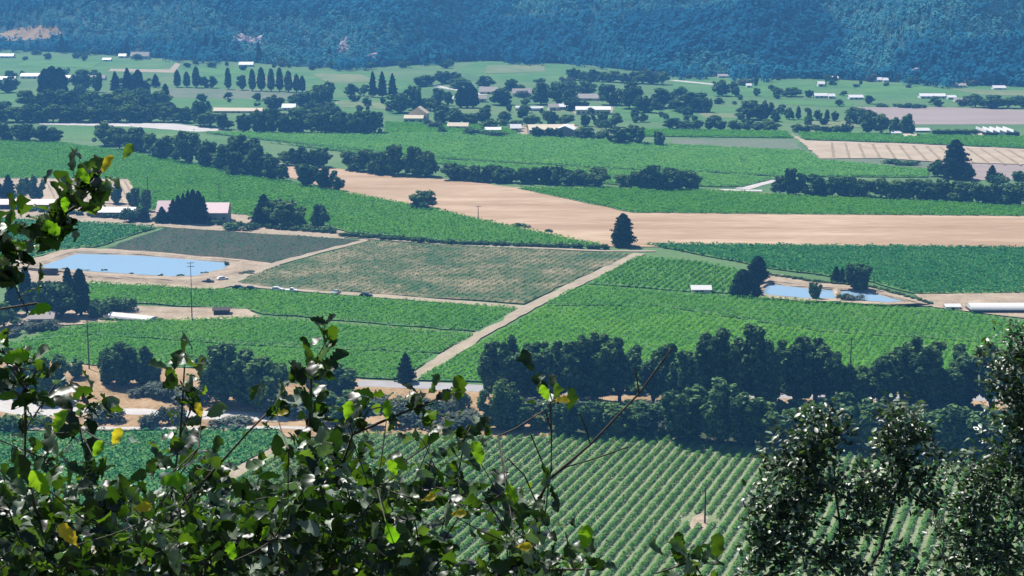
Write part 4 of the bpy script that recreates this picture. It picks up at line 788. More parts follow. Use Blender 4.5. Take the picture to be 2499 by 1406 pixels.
# rock outcrops on the far hill
def outcrop(x, y, w_px, h_px, n, label, seed):
    rng = np.random.default_rng(seed); base = on_hill(x, y); mp = mpp(base); e = empty('rock_outcrop', base)
    import bmesh
    for i in range(n):
        bm = bmesh.new(); bmesh.ops.create_icosphere(bm, subdivisions=2, radius=1)
        f = rng.uniform(0.6, 1.5, 3)
        for v in bm.verts: v.co = v.co * (1 + 0.28 * math.sin(v.co.x * 5 * f[0] + i) * math.cos(v.co.y * 4 * f[1]) + 0.15 * math.sin(v.co.z * 9 + i))
        me = bpy.data.meshes.new('boulder'); bm.to_mesh(me); bm.free(); me.materials.append(M['rock'])
        dx = rng.uniform(-.5, .5) * w_px * mp; dy = rng.uniform(-.5, .5) * h_px * mp * 2.2; r = rng.uniform(1.6, 3.6)
        z = float(hill_z(base[0] + dx, base[1] + dy)) - base[2]
        o = link('boulder', me, e, (dx, dy, z + r * 0.35)); o.scale = (r * rng.uniform(.8, 1.5), r, r * rng.uniform(.8, 1.5)); o.rotation_euler = tuple(rng.uniform(0, 3, 3))
    tag(e, label, 'rocks')
outcrop(605, 104, 70, 26, 26, 'pinkish rock outcrop on the far left hill slope', 1)
outcrop(838, 124, 26, 44, 16, 'narrow pink rock outcrop right of the larger one', 2)
outcrop(908, 143, 40, 16, 12, 'low pink rock outcrop nearest the pasture', 3)
outcrop(2225, 190, 28, 14, 8, 'small pale rock cut at the foot of the right hill', 4)
def hill_patch(name, px, mat):
    c = np.array([on_hill(x, y) for x, y in px]); ctr = c.mean(0); rings = []
    for f in (1.0, 0.66, 0.33): rings.append(np.array([ctr + (p - ctr) * f for p in c]))
    V = np.concatenate(rings + [ctr[None]]); V[:, 2] = hill_z(V[:, 0], V[:, 1]) + 0.5; n = len(c)
    Fs = [(r * n + i, r * n + (i + 1) % n, (r + 1) * n + (i + 1) % n, (r + 1) * n + i) for r in range(2) for i in range(n)] + [(2 * n + i, 2 * n + (i + 1) % n, 3 * n) for i in range(n)]
    me = py_mesh(name, V, Fs, M[mat])
    if me.polygons[0].normal.z < 0: me.flip_normals()
    tag(link(name, me), kind='structure')
hill_patch('hill_meadow', [(-60, 92), (0, 82), (60, 68), (100, 64), (150, 68), (150, 84), (120, 96), (60, 100), (-60, 104)], 'drygrass')

# ------------------------------------------------------------------ vehicles, poles
def car(x, yb, paint, label, pickup=False, rz=0.0, L=4.6):
    p = G(x, yb); e = empty('pickup_truck' if pickup else 'car', p, rz)
    prof = [(-.5, .35), (-.5, .75), (-.47, .95), (-.22, .98), (-.2, .98), (.0, 1.0), (.26, .98), (.47, .85), (.5, .6), (.5, .35)]
    def ext(pr, hw, z0=0): n = len(pr); V = [(a * L, -hw, b) for a, b in pr] + [(a * L, hw, b) for a, b in pr]; return V, [list(range(n))[::-1], list(range(n, 2 * n))] + [(i, (i + 1) % n, n + (i + 1) % n, n + i) for i in range(n)]
    link('body', py_mesh('body', *ext(prof, 0.9), M[paint]), e)
    cab = [(-.1, .98), (-.06, 1.6), (.12, 1.62), (.26, .98)] if pickup else [(-.42, .96), (-.32, 1.48), (.06, 1.5), (.25, .98)]
    c = link('cabin', py_mesh('cabin', *ext(cab, 0.8), M[paint]), e)
    for s in (-1, 1):
        a = [(u, s * 0.81, v) for u, v in ((cab[0][0] * L + .2, 1.05), (cab[1][0] * L + .1, cab[1][1] - .1), (cab[2][0] * L - .05, cab[2][1] - .1), (cab[3][0] * L - .3, 1.05))]
        link('window', py_mesh('window', a, [(0, 1, 2, 3)], M['glass']), c)
    for sx in (-.32, .32):
        for s in (-1, 1):
            V, Fc = tube([(sx * L, s * .72, .34), (sx * L, s * .92, .34)], [.34, .34], 12)
            V = np.concatenate([V, [[sx * L, s * .93, .34]]]); Fc = [tuple(f) for f in Fc] + [(12 + i, 12 + (i + 1) % 12, 24) for i in range(12)]
            link('wheel', py_mesh('wheel', V, Fc, M['rubber']), e)
    tag(e, label, 'pickup' if pickup else 'car')
car(507, 691, 'black', 'black pickup parked on the bank right of the reservoir', True, 0.1)
car(543, 684, 'paint_white', 'white car beyond the black pickup by the reservoir', False, 0.5, 4.2)
car(583, 706, 'black', 'left of two dark cars on the lane below the reservoir', False, -0.1)
car(613, 708, 'black', 'right of two dark cars on the lane below the reservoir', False, -0.1)
car(677, 710, 'paint_white', 'left of two white cars on the lane below the mottled vineyard', False, -0.1)
car(711, 713, 'paint_white', 'right of two white cars on the lane below the mottled vineyard', True, -0.1)
car(820, 718, 'paint_grey', 'silver pickup on the lane below the mottled vineyard', True, 1.2)
car(893, 725, 'black', 'dark car alone at the right end of the lane', False, -0.1)
car(800, 1044, 'black', 'dark car on the near path behind the oak leaves', False, 0.0)
def trailer(x, yb, w_px, label):
    p = G(x, yb); L = w_px * mpp(p); e = empty('farm_trailer', p, -0.08)
    V, Fc = box(L, 2.3, 0.25, (0, 0, 0.7)); link('bed', np_mesh('bed', V, Fc, M['darkwall']), e)
    for s in (-1, 1):
        V, Fc = box(L, 0.08, 1.5, (0, s * 1.1, 0.96)); link('side_rack', np_mesh('side_rack', V, Fc, M['darkwall']), e)
        V, Fc = box(0.08, 2.1, 1.5, (s * (L / 2 - .06), 0, 0.96)); link('end_rack', np_mesh('end_rack', V, Fc, M['darkwall']), e)
        for sx in (-.3, .3):
            V, Fc = tube([(sx * L, s * .9, .4), (sx * L, s * 1.1, .4)], [.4, .4], 12); link('wheel', np_mesh('wheel', V, Fc, M['rubber']), e)
    tag(e, label, 'trailer')
trailer(118, 672, 46, 'dark slatted farm trailer on the bank below the reservoir')
def utility_pole(x, yt, yb, label, arms=1, rz=0.3, r=0.16):
    p = G(x, yb); hh = (yb - yt) * mpp(p) * 1.03; e = empty('utility_pole', p, rz)
    V, Fc = tube([(0, 0, -.3), (0, 0, hh * .5), (0, 0, hh)], [r * 1.3, r * 1.1, r * .8], 8); link('post', np_mesh('post', V, Fc, M['wood'], True), e)
    for k in range(arms):
        z = hh - 0.5 - k * 1.3; V, Fc = box(2.6, 0.14, 0.16, (0, -r, z)); a = link('crossarm', np_mesh('crossarm', V, Fc, M['wood']), e)
        for xx in (-1.15, -.45, .45, 1.15):
            V, Fc = tube([(xx, -r, z + .16), (xx, -r, z + .42)], [.06, .04], 6); link('insulator', np_mesh('insulator', V, Fc, M['trim']), a)
    tag(e, label, 'utility pole', 'utility poles')
    return p + np.array([0, 0, hh - 0.3])
pa = utility_pole(218, 783, 903, 'tall dark utility pole at the left end of the dry verge', 2)
pb = utility_pole(796, 836, 905, 'utility pole behind the sprig above the round dark oak', 2)
utility_pole(467, 640, 706, 'utility pole in front of the reservoir', 2, 0.3, 0.1)
utility_pole(469, 705, 784, 'utility pole on the bare patch below the reservoir', 1)
utility_pole(362, 432, 500, 'utility pole behind the straw yard on the left', 1)
utility_pole(535, 448, 490, 'utility pole in the vineyard above the pink barn roof', 1)
utility_pole(142, 362, 390, 'left of two small poles in the upper left vineyard', 1)
utility_pole(195, 376, 402, 'right of two small poles in the upper left vineyard', 1)
utility_pole(1167, 503, 538, 'thin utility pole on the lower edge of the tan field', 1)
utility_pole(2075, 826, 905, 'utility pole behind the tall trees on the right', 2)
utility_pole(1720, 1190, 1282, 'dark steel pole in the near vineyard on the bare patch', 0, 0, 0.17)
utility_pole(1808, 380, 402, 'tiny pole in the pale green field right of centre', 1)
def wire(a, b, sag, label):
    t = np.linspace(0, 1, 14)[:, None]; P = a + (b - a) * t; P[:, 2] -= sag * 4 * (t * (1 - t))[:, 0]
    V, Fc = tube(P, np.full(14, 0.018), 5); tag(link('power_line', np_mesh('power_line', V, Fc, M['paint_grey'])), label, 'power line')
wire(pa, pb, 2.0, 'thin power line strung between the two left verge poles')

# ------------------------------------------------------------------ hillside under the viewpoint
gx, gy = np.meshgrid(np.linspace(-160, 160, 65), np.concatenate([np.linspace(-60, 40, 60), np.linspace(43, 185, 40)]))
def slope_z(x, y): return H - 1.75 - 0.70 * np.maximum(y, 0) - 0.35 * np.minimum(y, 0) + 0.12 * np.sin(x * 0.9) * np.sin(y * 0.7 + x * 0.2) + 0.5 * np.sin(x * 0.13 + 1) * np.minimum(1, np.abs(y) / 20)
V = np.stack([gx.ravel(), gy.ravel(), slope_z(gx, gy).ravel()], 1); idx = np.arange(gx.size).reshape(gx.shape)
Fq = np.stack([idx[:-1, :-1], idx[:-1, 1:], idx[1:, 1:], idx[1:, :-1]], -1).reshape(-1, 4)
tag(link('hillside', np_mesh('hillside', V, Fq, M['chaparral'], True)), kind='structure')

# ------------------------------------------------------------------ foreground scrub oaks and live oaks
def leaf_fg(name, cols, pos, trans, tcols, rough=0.33, spec=0.5):
    m, t, p, out = new_mat(name)
    g = t.nodes.new('ShaderNodeNewGeometry'); oi = t.nodes.new('ShaderNodeObjectInfo')
    ad = t.nodes.new('ShaderNodeMath'); ad.operation = 'ADD'; fr = t.nodes.new('ShaderNodeMath'); fr.operation = 'FRACT'
    t.links.new(g.outputs['Random Per Island'], ad.inputs[0]); t.links.new(oi.outputs['Random'], ad.inputs[1]); t.links.new(ad.outputs[0], fr.inputs[0])
    tc = t.nodes.new('ShaderNodeTexCoord'); n = t.nodes.new('ShaderNodeTexNoise'); n.inputs['Scale'].default_value = 70; n.inputs['Detail'].default_value = 3
    t.links.new(tc.outputs['Object'], n.inputs['Vector'])
    c1 = ramp2(t, fr.outputs[0], cols, pos); c2 = ramp2(t, fr.outputs[0], tcols, pos)
    mr = t.nodes.new('ShaderNodeMapRange'); mr.inputs[3].default_value = 0.7; mr.inputs[4].default_value = 1.25; t.links.new(n.outputs['Fac'], mr.inputs[0])
    mul = t.nodes.new('ShaderNodeVectorMath'); mul.operation = 'SCALE'; t.links.new(c1, mul.inputs[0]); t.links.new(mr.outputs[0], mul.inputs['Scale'])
    t.links.new(mul.outputs[0], p.inputs['Base Color']); p.inputs['Roughness'].default_value = rough; p.inputs['Specular IOR Level'].default_value = spec
    tr = t.nodes.new('ShaderNodeBsdfTranslucent'); mu2 = t.nodes.new('ShaderNodeVectorMath'); mu2.operation = 'SCALE'
    t.links.new(c2, mu2.inputs[0]); t.links.new(mr.outputs[0], mu2.inputs['Scale']); t.links.new(mu2.outputs[0], tr.inputs[0])
    ms = t.nodes.new('ShaderNodeMixShader'); ms.inputs[0].default_value = trans
    t.links.new(p.outputs[0], ms.inputs[1]); t.links.new(tr.outputs[0], ms.inputs[2]); t.links.new(ms.outputs[0], out.inputs[0])
    return m
M['oakleaf'] = leaf_fg('scrub_oak_leaf', [(0.005, 0.015, 0.006), (0.009, 0.027, 0.008), (0.018, 0.048, 0.011), (0.05, 0.10, 0.03), (0.30, 0.37, 0.30), (0.24, 0.30, 0.22)], [0.0, 0.45, 0.80, 0.84, 0.90, 0.985], 0.28,  # pale ramp stops paint sky glints onto some of the leaves
                       [(0.014, 0.05, 0.005), (0.05, 0.14, 0.007), (0.18, 0.36, 0.012), (0.26, 0.48, 0.02), (0.10, 0.2, 0.05), (0.1, 0.2, 0.05)], rough=0.42, spec=0.6)
M['liveleaf'] = leaf_fg('live_oak_leaf', [(0.007, 0.021, 0.008), (0.013, 0.038, 0.013), (0.045, 0.09, 0.03), (0.24, 0.32, 0.22)], [0.0, 0.55, 0.76, 0.93], 0.2,  # palest ramp stop paints glints and sunlit leaf tops
                        [(0.015, 0.05, 0.005), (0.05, 0.14, 0.012), (0.2, 0.4, 0.04), (0.22, 0.38, 0.1)], rough=0.4, spec=0.7)
M['leaf_yellow'] = leaf_fg('yellow_leaf', [(0.30, 0.24, 0.02), (0.38, 0.26, 0.03)], [0, 1], 0.6, [(0.75, 0.65, 0.03), (0.85, 0.6, 0.04)], rough=0.4, spec=0.3)
M['leaf_lime'] = leaf_fg('sunlit_leaf', [(0.03, 0.09, 0.012), (0.05, 0.12, 0.015)], [0, 1], 0.6, [(0.22, 0.55, 0.012), (0.34, 0.62, 0.02)], rough=0.4, spec=0.3)
def oak_leaf_mesh(seed, n_side=10, lobed=True):
    r = random.Random(seed); V = []; Fs = []
    if lobed:
        st = [(0, .02), (.1, .09), (.2, .22), (.28, .20), (.4, .32), (.5, .27), (.62, .36), (.73, .29), (.84, .27), (.94, .15), (1, .01)]
    else:
        st = [(0, .03), (.18, .2), (.45, .3), (.75, .24), (1, .01)]
    bend, fold, tw = r.uniform(-.5, .3), r.uniform(.2, 1.1), r.uniform(-.7, .7)
    for i, (u, w) in enumerate(st):
        w1 = w * r.uniform(.7, 1.0); w2 = w * r.uniform(.7, 1.0); zb = bend * u * u; s = math.sin(tw * u)
        wav = 0.05 * math.sin(u * 14 + seed)
        V += [(-w1, u, zb + fold * w1 * w1 * 2 + s * w1 + wav), (0, u, zb), (w2, u, zb + fold * w2 * w2 * 2 - s * w2 - wav)]
    for i in range(len(st) - 1):
        a, b = 3 * i, 3 * i + 3; Fs += [(a, a + 1, b + 1, b), (a + 1, a + 2, b + 2, b + 1)]
    if lobed:   # petiole
        V += [(-.012, -.16, 0.02), (.012, -.16, 0.02)]; k = len(V) - 2; Fs.append((k, k + 1, 2, 0))
    return np.array(V, float), Fs
def frames(rng, n, upbias, out):
    N = rng.normal(0, 0.75, (n, 3)) + np.array([0, 0, upbias]); N /= np.linalg.norm(N, axis=1)[:, None]
    T = out + rng.normal(0, 0.5, (n, 3)); T -= N * (T * N).sum(1)[:, None]; T /= np.linalg.norm(T, axis=1)[:, None] + 1e-9
    return np.cross(T, N), T, N
def grow(base, stems, targets, rng, r_tip, seg=0.12):
    """joins target points to the nearest point of the growing skeleton; returns tubes and leaf anchors"""
    nodes = [np.array(base, float)]; par = [-1]
    def chain(a, pts):
        for p in pts:
            p = np.array(p, float); L = np.linalg.norm(p - nodes[a]); k = max(1, int(L / seg)); q0 = nodes[a].copy(); side = rng.normal(0, 0.06 * L, 3)
            for j in range(1, k + 1):
                t = j / k; nodes.append(q0 + (p - q0) * t + side * math.sin(math.pi * t) + rng.normal(0, 0.012 * seg / 0.12, 3) * (t < 1)); par.append(a); a = len(nodes) - 1
        return a
    for st in stems:
        a = int(np.argmin([np.linalg.norm(n - np.array(st[0])) for n in nodes])); chain(a, st)
    order = sorted(range(len(targets)), key=lambda i: np.linalg.norm(targets[i] - nodes[0])); tips = []
    for i in order:
        NN = np.array(nodes); dist = np.linalg.norm(NN - targets[i], axis=1) + 0.15 * np.linalg.norm(NN - NN[0], axis=1)
        tips.append(chain(int(np.argmin(dist)), [targets[i]]))
    n = len(nodes); w = np.zeros(n); has = np.zeros(n, int)
    for i in range(n - 1, 0, -1):
        w[i] = max(w[i], 1.0) if not has[i] else w[i]; w[par[i]] += w[i]; has[par[i]] += 1
    rad = r_tip * np.power(np.maximum(w, 1), 0.42)
    kids = {}
    for i in range(1, n): kids.setdefault(par[i], []).append(i)
    runs = []; stack = [(0, c) for c in kids.get(0, [])]
    while stack:
        a, c = stack.pop(); run = [a, c]
        while c in kids:
            ks = sorted(kids[c], key=lambda q: -w[q]); stack += [(c, q) for q in ks[1:]]; c = ks[0]; run.append(c)
        runs.append(run)
    return np.array(nodes), rad, runs, tips, par
def bush(name, label, base, stems, targets, per, leafpx, mat, seed, upbias, r_tip, part_names, variants, seg, spread, nparts=290, sub_runs=40, lean=0.3, extra=()):
    rng = np.random.default_rng(seed); nodes, rad, runs, tips, par = grow(base, stems, targets, rng, r_tip, seg)
    e = empty(name, base)
    runs.sort(key=lambda r: -rad[r[1]]); acc_small = Acc()
    for k, run in enumerate(runs):
        rr = rad[run].copy(); rr[0] = rr[1]; V, Fc = tube(nodes[run], rr, 7 if rr.max() > 0.01 else 5); V = V - np.array(base)
        if k < sub_runs: link(part_names[0] if k == 0 else part_names[1], np_mesh('branch', V, Fc, M['twig'], True), e)
        else: acc_small.add(V, Fc)
    if acc_small.n: o = link('twigs', acc_small.mesh('twigs', M['twig'], True), e); o['kind'] = 'stuff'
    A = []; Dr = []
    for tnode in tips:
        a = tnode
        chain = [a]
        while par[a] >= 0 and len(chain) < 5: a = par[a]; chain.append(a)
        for j in range(per):
            c = chain[min(len(chain) - 1, int(abs(rng.normal(0, 1.5))))]; A.append(nodes[c] + rng.normal(0, spread, 3))
            dd = nodes[tnode] - nodes[chain[-1]]; dd = dd / (np.linalg.norm(dd) + 1e-9); Dr.append(dd * 0.7 + rng.normal(0, 0.6, 3) + np.array([0, 0, lean]))
    A = np.array(A); Dr = np.array(Dr); n = len(A); X, T, N = frames(rng, n, upbias, Dr)
    sz = leafpx * rng.uniform(0.6, 1.3, n); var = rng.integers(0, len(variants), n)
    order = np.argsort(-sz / np.linalg.norm(A - CAM, axis=1)); big = set(order[:nparts].tolist())
    meshes = []
    for V, Fs in variants: meshes.append(py_mesh('leaf', V, Fs, M[mat], True))
    from mathutils import Matrix
    for i in order[:nparts]:
        o = link('leaf', meshes[var[i]], e)
        R = np.stack([X[i], T[i], N[i]], 1) * sz[i]; p = A[i] - np.array(base)
        o.matrix_local = Matrix([[*R[0], p[0]], [*R[1], p[1]], [*R[2], p[2]], [0, 0, 0, 1]])
    for (x, y, dep, size, ang, mname) in extra:          # single bright leaves the photo singles out, on short stalks
        q = at(x, y, dep); j = int(np.argmin(np.linalg.norm(nodes - q, axis=1))); me = py_mesh('leaf', *variants[int(x) % len(variants)], M[mname], True)
        tx = RT * math.cos(ang) + UP * math.sin(ang); nn = -FWD + 0.5 * UP + 0.25 * np.array([math.sin(x), 0, math.cos(y)]); nn = nn - tx * np.dot(nn, tx); nn /= np.linalg.norm(nn)
        o = link('leaf', me, e); st = q - tx * size * 0.5; R = np.stack([np.cross(tx, nn), tx, nn], 1) * size; p = st - np.array(base)
        o.matrix_local = Matrix([[*R[0], p[0]], [*R[1], p[1]], [*R[2], p[2]], [0, 0, 0, 1]])
        V, Fc = tube([nodes[j] - np.array(base), (nodes[j] + st) / 2 - np.array(base) + np.array([0, 0, -.004]), p], [0.0016, 0.0013, 0.001], 5); link('leaf_stalk', np_mesh('leaf_stalk', V, Fc, M['twig'], True), e)
    Vs, F4, F3, k = [], [], [], 0
    for i in range(n):
        if i in big: continue
        V, Fs = variants[var[i]]; Vs.append(A[i] - np.array(base) + (V[:, :1] * X[i] + V[:, 1:2] * T[i] + V[:, 2:3] * N[i]) * sz[i]); F4.append(np.array(Fs) + k); k += len(V)
    if Vs: o = link('foliage', np_mesh('foliage', np.concatenate(Vs), np.concatenate(F4), M[mat], True), e); o['kind'] = 'stuff'
    return tag(e, label, 'bush' if 'shrub' in name else 'tree')
LV = [oak_leaf_mesh(s) for s in range(8)]; LS = [oak_leaf_mesh(40 + s, lobed=False) for s in range(4)]
def sample_region(outline, n, rng, d0, d1, holes=(), power=1.0):
    """random points below an outline (photo pixels), at true distances d0..d1"""
    xs = np.array([p[0] for p in outline]); ys = np.array([p[1] for p in outline]); out = []
    while len(out) < n:
        x = rng.uniform(xs[0], xs[-1]); yt = np.interp(x, xs, ys); y = yt + (1480 - yt) * rng.uniform(0, 1) ** power
        if any(((x - hx) / rx) ** 2 + ((y - hy) / ry) ** 2 < 1 for hx, hy, rx, ry in holes): continue
        out.append(at(x, y, rng.uniform(d0, d1)))
    return out
def root(x, dep):
    p = at(x, 1406, dep); return np.array([p[0], p[1], float(slope_z(p[0], p[1])) - 0.05])
rng = np.random.default_rng(101)
HO = [(300, 1095, 75, 35), (560, 1110, 60, 48), (430, 1075, 40, 25), (640, 1085, 50, 30)]
o1 = [(-120, 1010), (0, 990), (60, 1040), (130, 1060), (180, 990), (240, 1010), (330, 1050), (420, 1010), (480, 1030), (560, 1120), (640, 1060), (700, 1000), (760, 1010)]
t1 = sample_region(o1, 230, rng, 3.3, 4.6, HO, 0.62)
t1 += sample_region([(-120, 1180), (760, 1180)], 75, rng, 3.4, 4.8)
t1 += [at(*q) for q in [(455, 960, 3.7), (440, 930, 3.7), (450, 895, 3.7), (470, 990, 3.7), (210, 985, 3.6), (190, 1020, 3.6), (225, 1010, 3.6), (690, 985, 3.9), (660, 1010, 3.9), (40, 920, 3.4), (90, 905, 3.4), (20, 880, 3.4), (60, 960, 3.4), (5, 850, 3.4), (140, 930, 3.5)]]
bush('scrub_oak_shrub', 'scrub oak shrub with dark lobed leaves filling the lower left corner', root(300, 4.0),
     [[at(300, 1600, 4.0), at(330, 1406, 3.9), at(420, 1200, 3.8), at(440, 1060, 3.7), at(450, 900, 3.7)], [at(330, 1406, 3.9), at(420, 1260, 4.0), at(520, 1150, 3.95), at(610, 1050, 3.9), at(690, 970, 3.9)], [at(300, 1600, 4.0), at(120, 1300, 3.7), at(60, 1130, 3.5), at(60, 950, 3.4)]],
     t1, 9, 0.044, 'oakleaf', 201, 0.55, 0.0018, ('trunk', 'branch'), LV, 0.09, 0.022, extra=[(98, 1180, 3.2, .055, 2.2, 'leaf_lime'), (420, 1172, 3.2, .05, 0.1, 'leaf_lime'), (565, 1345, 3.2, .036, 1.8, 'leaf_lime'), (350, 1240, 3.2, .034, 0.1, 'leaf_yellow'), (165, 1305, 3.2, .05, 2.3, 'leaf_yellow'), (285, 1065, 3.3, .036, 1.2, 'leaf_yellow'), (690, 1010, 3.5, .026, 0.1, 'leaf_yellow'), (485, 1000, 3.4, .03, 1.9, 'leaf_yellow'), (35, 870, 3.2, .05, 0.3, 'leaf_lime'), (240, 1095, 3.3, .036, 1.0, 'leaf_lime'), (150, 1030, 3.3, .05, 1.0, 'leaf_lime'), (460, 1290, 3.2, .03, .4, 'leaf_lime'), (650, 1300, 3.3, .03, .9, 'leaf_lime')])
t2 = sample_region([(700, 1060), (760, 1010), (850, 1010), (940, 990), (1000, 1020), (1080, 1030), (1140, 1060), (1200, 1100), (1260, 1210), (1300, 1300)], 190, rng, 3.4, 4.8, [(1150, 1330, 80, 80), (930, 1075, 60, 30), (1180, 1150, 30, 40)], 0.62)
t2 += sample_region([(700, 1200), (1050, 1200), (1230, 1300)], 50, rng, 3.5, 4.8, [(1150, 1330, 80, 80)])
t2 += [at(*q) for q in [(760, 960, 3.7), (755, 920, 3.7), (775, 870, 3.7), (797, 835, 3.7), (945, 990, 3.8), (1095, 965, 3.8), (1060, 985, 3.8), (1000, 1005, 3.8), (850, 1020, 3.7), (900, 1000, 3.8), (1150, 1040, 3.8)]]
bush('scrub_oak_shrub', 'scrub oak shrub with glossy leaves at the bottom centre, left of the bare twigs', root(900, 4.2),
     [[at(950, 1600, 4.2), at(880, 1406, 4.1), at(800, 1250, 3.9), at(755, 1100, 3.8), at(760, 900, 3.7), at(800, 825, 3.7)], [at(880, 1406, 4.1), at(820, 1180, 3.9), at(860, 1060, 3.8), at(1000, 1000, 3.8), at(1110, 955, 3.8)], [at(950, 1600, 4.2), at(1060, 1350, 4.1), at(1120, 1150, 4.0), at(1140, 1040, 3.9)]],
     t2, 9, 0.044, 'oakleaf', 202, 0.55, 0.0018, ('trunk', 'branch'), LV, 0.09, 0.022, extra=[(1165, 1105, 3.5, .05, 1.9, 'leaf_lime'), (945, 1000, 3.5, .038, 1.5, 'leaf_lime'), (955, 1300, 3.3, .044, -1.1, 'leaf_lime'), (1050, 1215, 3.4, .028, .3, 'leaf_yellow'), (1120, 1255, 3.4, .03, 0, 'leaf_yellow'), (850, 1000, 3.5, .04, 1.3, 'leaf_lime'), (960, 1140, 3.4, .034, 1.9, 'leaf_lime')])
t3 = [at(*q) for q in [(1330, 1260, 3.7), (1300, 1330, 3.8), (1380, 1300, 3.8), (1440, 1310, 3.7), (1430, 1360, 3.7), (1290, 1390, 3.8), (1350, 1400, 3.9), (1350, 965, 3.6), (1340, 950, 3.6), (1250, 1290, 3.8), (1400, 1390, 3.8), (1460, 1390, 3.8), (1240, 1200, 3.8), (1270, 1240, 3.8)]]
bush('bare_twig_shrub', 'nearly leafless oak shrub with bare branching twigs before the near vineyard', root(1250, 4.3),
     [[at(1200, 1650, 4.3), at(1240, 1406, 4.0), at(1310, 1230, 3.8), at(1340, 1170, 3.7), at(1440, 1085, 3.7), at(1560, 960, 3.65), at(1640, 850, 3.6)],
      [at(1340, 1170, 3.7), at(1320, 1120, 3.7), at(1295, 1060, 3.7)], [at(1380, 1140, 3.7), at(1450, 1120, 3.7), at(1535, 1090, 3.7)], [at(1440, 1085, 3.7), at(1432, 1050, 3.7), at(1415, 1010, 3.7)],
      [at(1310, 1230, 3.8), at(1280, 1160, 3.75), at(1240, 1120, 3.75)], [at(1240, 1406, 4.0), at(1235, 1280, 3.9), at(1232, 1225, 3.9)], [at(1310, 1230, 3.8), at(1345, 1150, 3.7), at(1346, 1060, 3.65), at(1342, 970, 3.6)], [at(1345, 1050, 3.65), at(1330, 1000, 3.6), at(1260, 1045, 3.6), at(1215, 1065, 3.6)], [at(1560, 960, 3.65), at(1550, 900, 3.6)]],
     t3, 6, 0.044, 'oakleaf', 203, 0.5, 0.0016, ('trunk', 'branch'), LV, 0.09, 0.02, extra=[(1330, 958, 3.4, .034, 1.9, 'leaf_lime'), (1372, 974, 3.4, .03, 0.1, 'leaf_yellow'), (1280, 1335, 3.4, .03, 0.0, 'leaf_yellow'), (1248, 1205, 3.5, .044, -1.3, 'leaf_lime'), (1430, 1310, 3.5, .05, 1.4, 'leaf_lime')])
t4 = [at(*q) for q in [(262, 400, 3.3), (235, 425, 3.3), (215, 445, 3.3), (200, 470, 3.3), (165, 480, 3.3), (150, 510, 3.3), (125, 500, 3.3), (130, 550, 3.3), (100, 570, 3.3), (60, 590, 3.3), (190, 560, 3.3), (40, 540, 3.3), (20, 600, 3.3), (10, 640, 3.3), (25, 670, 3.3), (-30, 560, 3.3), (5, 690, 3.3), (75, 610, 3.3), (180, 450, 3.3)]]
bush('oak_sapling', 'oak sprig with a yellow leaf at its tip, rising at the left edge', root(-260, 3.6),
     [[at(-330, 1650, 3.6), at(-260, 1200, 3.5), at(-150, 860, 3.4), at(0, 640, 3.3), at(120, 560, 3.3), at(200, 480, 3.3), at(262, 395, 3.3)], [at(-60, 720, 3.35), at(-10, 600, 3.3), at(40, 540, 3.3)], [at(-150, 860, 3.4), at(-40, 760, 3.35), at(90, 740, 3.35), at(120, 760, 3.35)]],
     t4, 8, 0.044, 'oakleaf', 204, 0.5, 0.0022, ('trunk', 'branch'), LV, 0.09, 0.018, extra=[(264, 402, 3.2, .036, 0.85, 'leaf_yellow'), (205, 430, 3.2, .034, 2.2, 'leaf_lime'), (160, 500, 3.15, .028, 1.5, 'leaf_lime'), (50, 600, 3.2, .03, -0.6, 'leaf_lime'), (125, 555, 3.2, .04, -0.7, 'leaf_lime'), (95, 755, 3.2, .04, 0.5, 'leaf_lime')])
t5 = [at(*q) for q in [(1680, 1350, 3.8), (1700, 1375, 3.8), (1650, 1385, 3.8), (1710, 1400, 3.8), (1600, 1400, 3.8)]]
bush('oak_seedling', 'small oak sprig poking in at the bottom edge before the vine rows', root(1650, 4.2), [[at(1650, 1600, 4.1), at(1665, 1450, 3.9), at(1690, 1370, 3.8)]], t5, 6, 0.05, 'oakleaf', 205, 0.5, 0.002, ('trunk', 'branch'), LV, 0.09, 0.02)
# live oaks: crowns given as lobes at their real distance
def lobes_to_targets(lobes, n, rng):
    w = np.array([l[2] ** 2 for l in lobes], float); w /= w.sum(); out = []
    for _ in range(n):
        x, y, r, dep = lobes[rng.choice(len(lobes), p=w)]; v = rng.normal(size=3); v /= np.linalg.norm(v); rr = r * dep / F * rng.uniform(0.35, 1) ** 0.5
        out.append(at(x, y, dep) + v * rr)
    return out
LA = [(1985, 1050, 62, 15.5), (2045, 1030, 45, 15.6), (1925, 1115, 60, 15.3), (1990, 1150, 75, 15.5), (1885, 1225, 55, 15.2), (1950, 1250, 70, 15.3), (2190, 1035, 70, 16), (2225, 1110, 70, 16), (2150, 1140, 70, 15.8), (2085, 1190, 50, 15.6), (2110, 1260, 55, 15.5), (1930, 1320, 60, 15.2), (2250, 1190, 55, 16), (2050, 1330, 55, 15.4), (2030, 1410, 85, 15.4), (2210, 1390, 55, 15.6), (1860, 1400, 45, 15.2), (2150, 1200, 50, 15.8), (1855, 1265, 45, 15.2), (1850, 1330, 40, 15.2), (1960, 1200, 55, 15.4)]
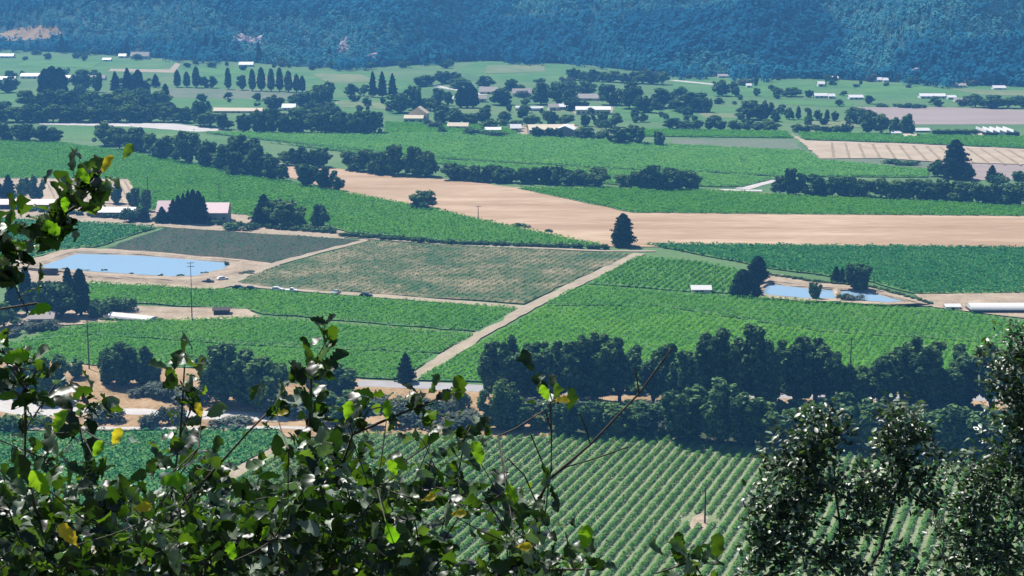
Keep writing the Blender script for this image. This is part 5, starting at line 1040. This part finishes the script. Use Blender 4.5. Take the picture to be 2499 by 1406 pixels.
bush('live_oak_tree', 'live oak with tiny glossy leaves in two pointed lobes, lower right', root(2060, 15.6),
     [[at(2080, 1900, 15.6), at(2060, 1450, 15.5), at(2050, 1280, 15.5), at(2035, 1120, 15.5)], [at(2060, 1420, 15.5), at(1990, 1350, 15.4), at(1930, 1310, 15.3)], [at(2060, 1450, 15.5), at(2150, 1340, 15.7), at(2180, 1230, 15.8), at(2210, 1100, 16)]],
     lobes_to_targets(LA, 460, rng), 16, 0.064, 'liveleaf', 206, 1.2, 0.0035, ('trunk', 'branch'), LS, 0.22, 0.06, sub_runs=50)
LB = [(2440, 865, 65, 17), (2485, 930, 75, 17), (2505, 820, 50, 17), (2465, 1010, 65, 17), (2440, 1100, 65, 16.8), (2335, 1140, 55, 16.6), (2370, 1200, 65, 16.6), (2460, 1190, 75, 16.8), (2335, 1280, 60, 16.4), (2420, 1290, 85, 16.5), (2490, 1340, 80, 16.6), (2345, 1370, 65, 16.3), (2430, 1410, 85, 16.4), (2550, 1000, 110, 17), (2560, 1200, 110, 17)]
bush('live_oak_tree', 'taller live oak with dense glossy leaves at the right edge', root(2560, 17.0),
     [[at(2580, 1900, 17), at(2540, 1400, 16.9), at(2500, 1150, 17), at(2480, 900, 17), at(2450, 830, 17)], [at(2540, 1400, 16.9), at(2420, 1320, 16.5), at(2350, 1220, 16.5)]],
     lobes_to_targets(LB, 470, rng), 16, 0.064, 'liveleaf', 207, 1.2, 0.0035, ('trunk', 'branch'), LS, 0.22, 0.06, sub_runs=50)

# ------------------------------------------------------------------ haze
V, Fc = box(5600, 3700, 262, (0, 1500, -2.0))
hz = link('haze', np_mesh('haze', V, Fc)); m = bpy.data.materials.new('haze'); m.use_nodes = True; t = m.node_tree; t.nodes.remove(t.nodes['Principled BSDF'])
pv = t.nodes.new('ShaderNodeVolumePrincipled'); pv.inputs['Density'].default_value = HAZE_DENSITY; pv.inputs['Color'].default_value = (*HAZE_COLOR, 1); pv.inputs['Anisotropy'].default_value = 0.1
t.links.new(pv.outputs[0], t.nodes['Material Output'].inputs['Volume']); hz.data.materials.append(m)
tag(hz, 'thin blue haze lying over the whole valley', kind='stuff')
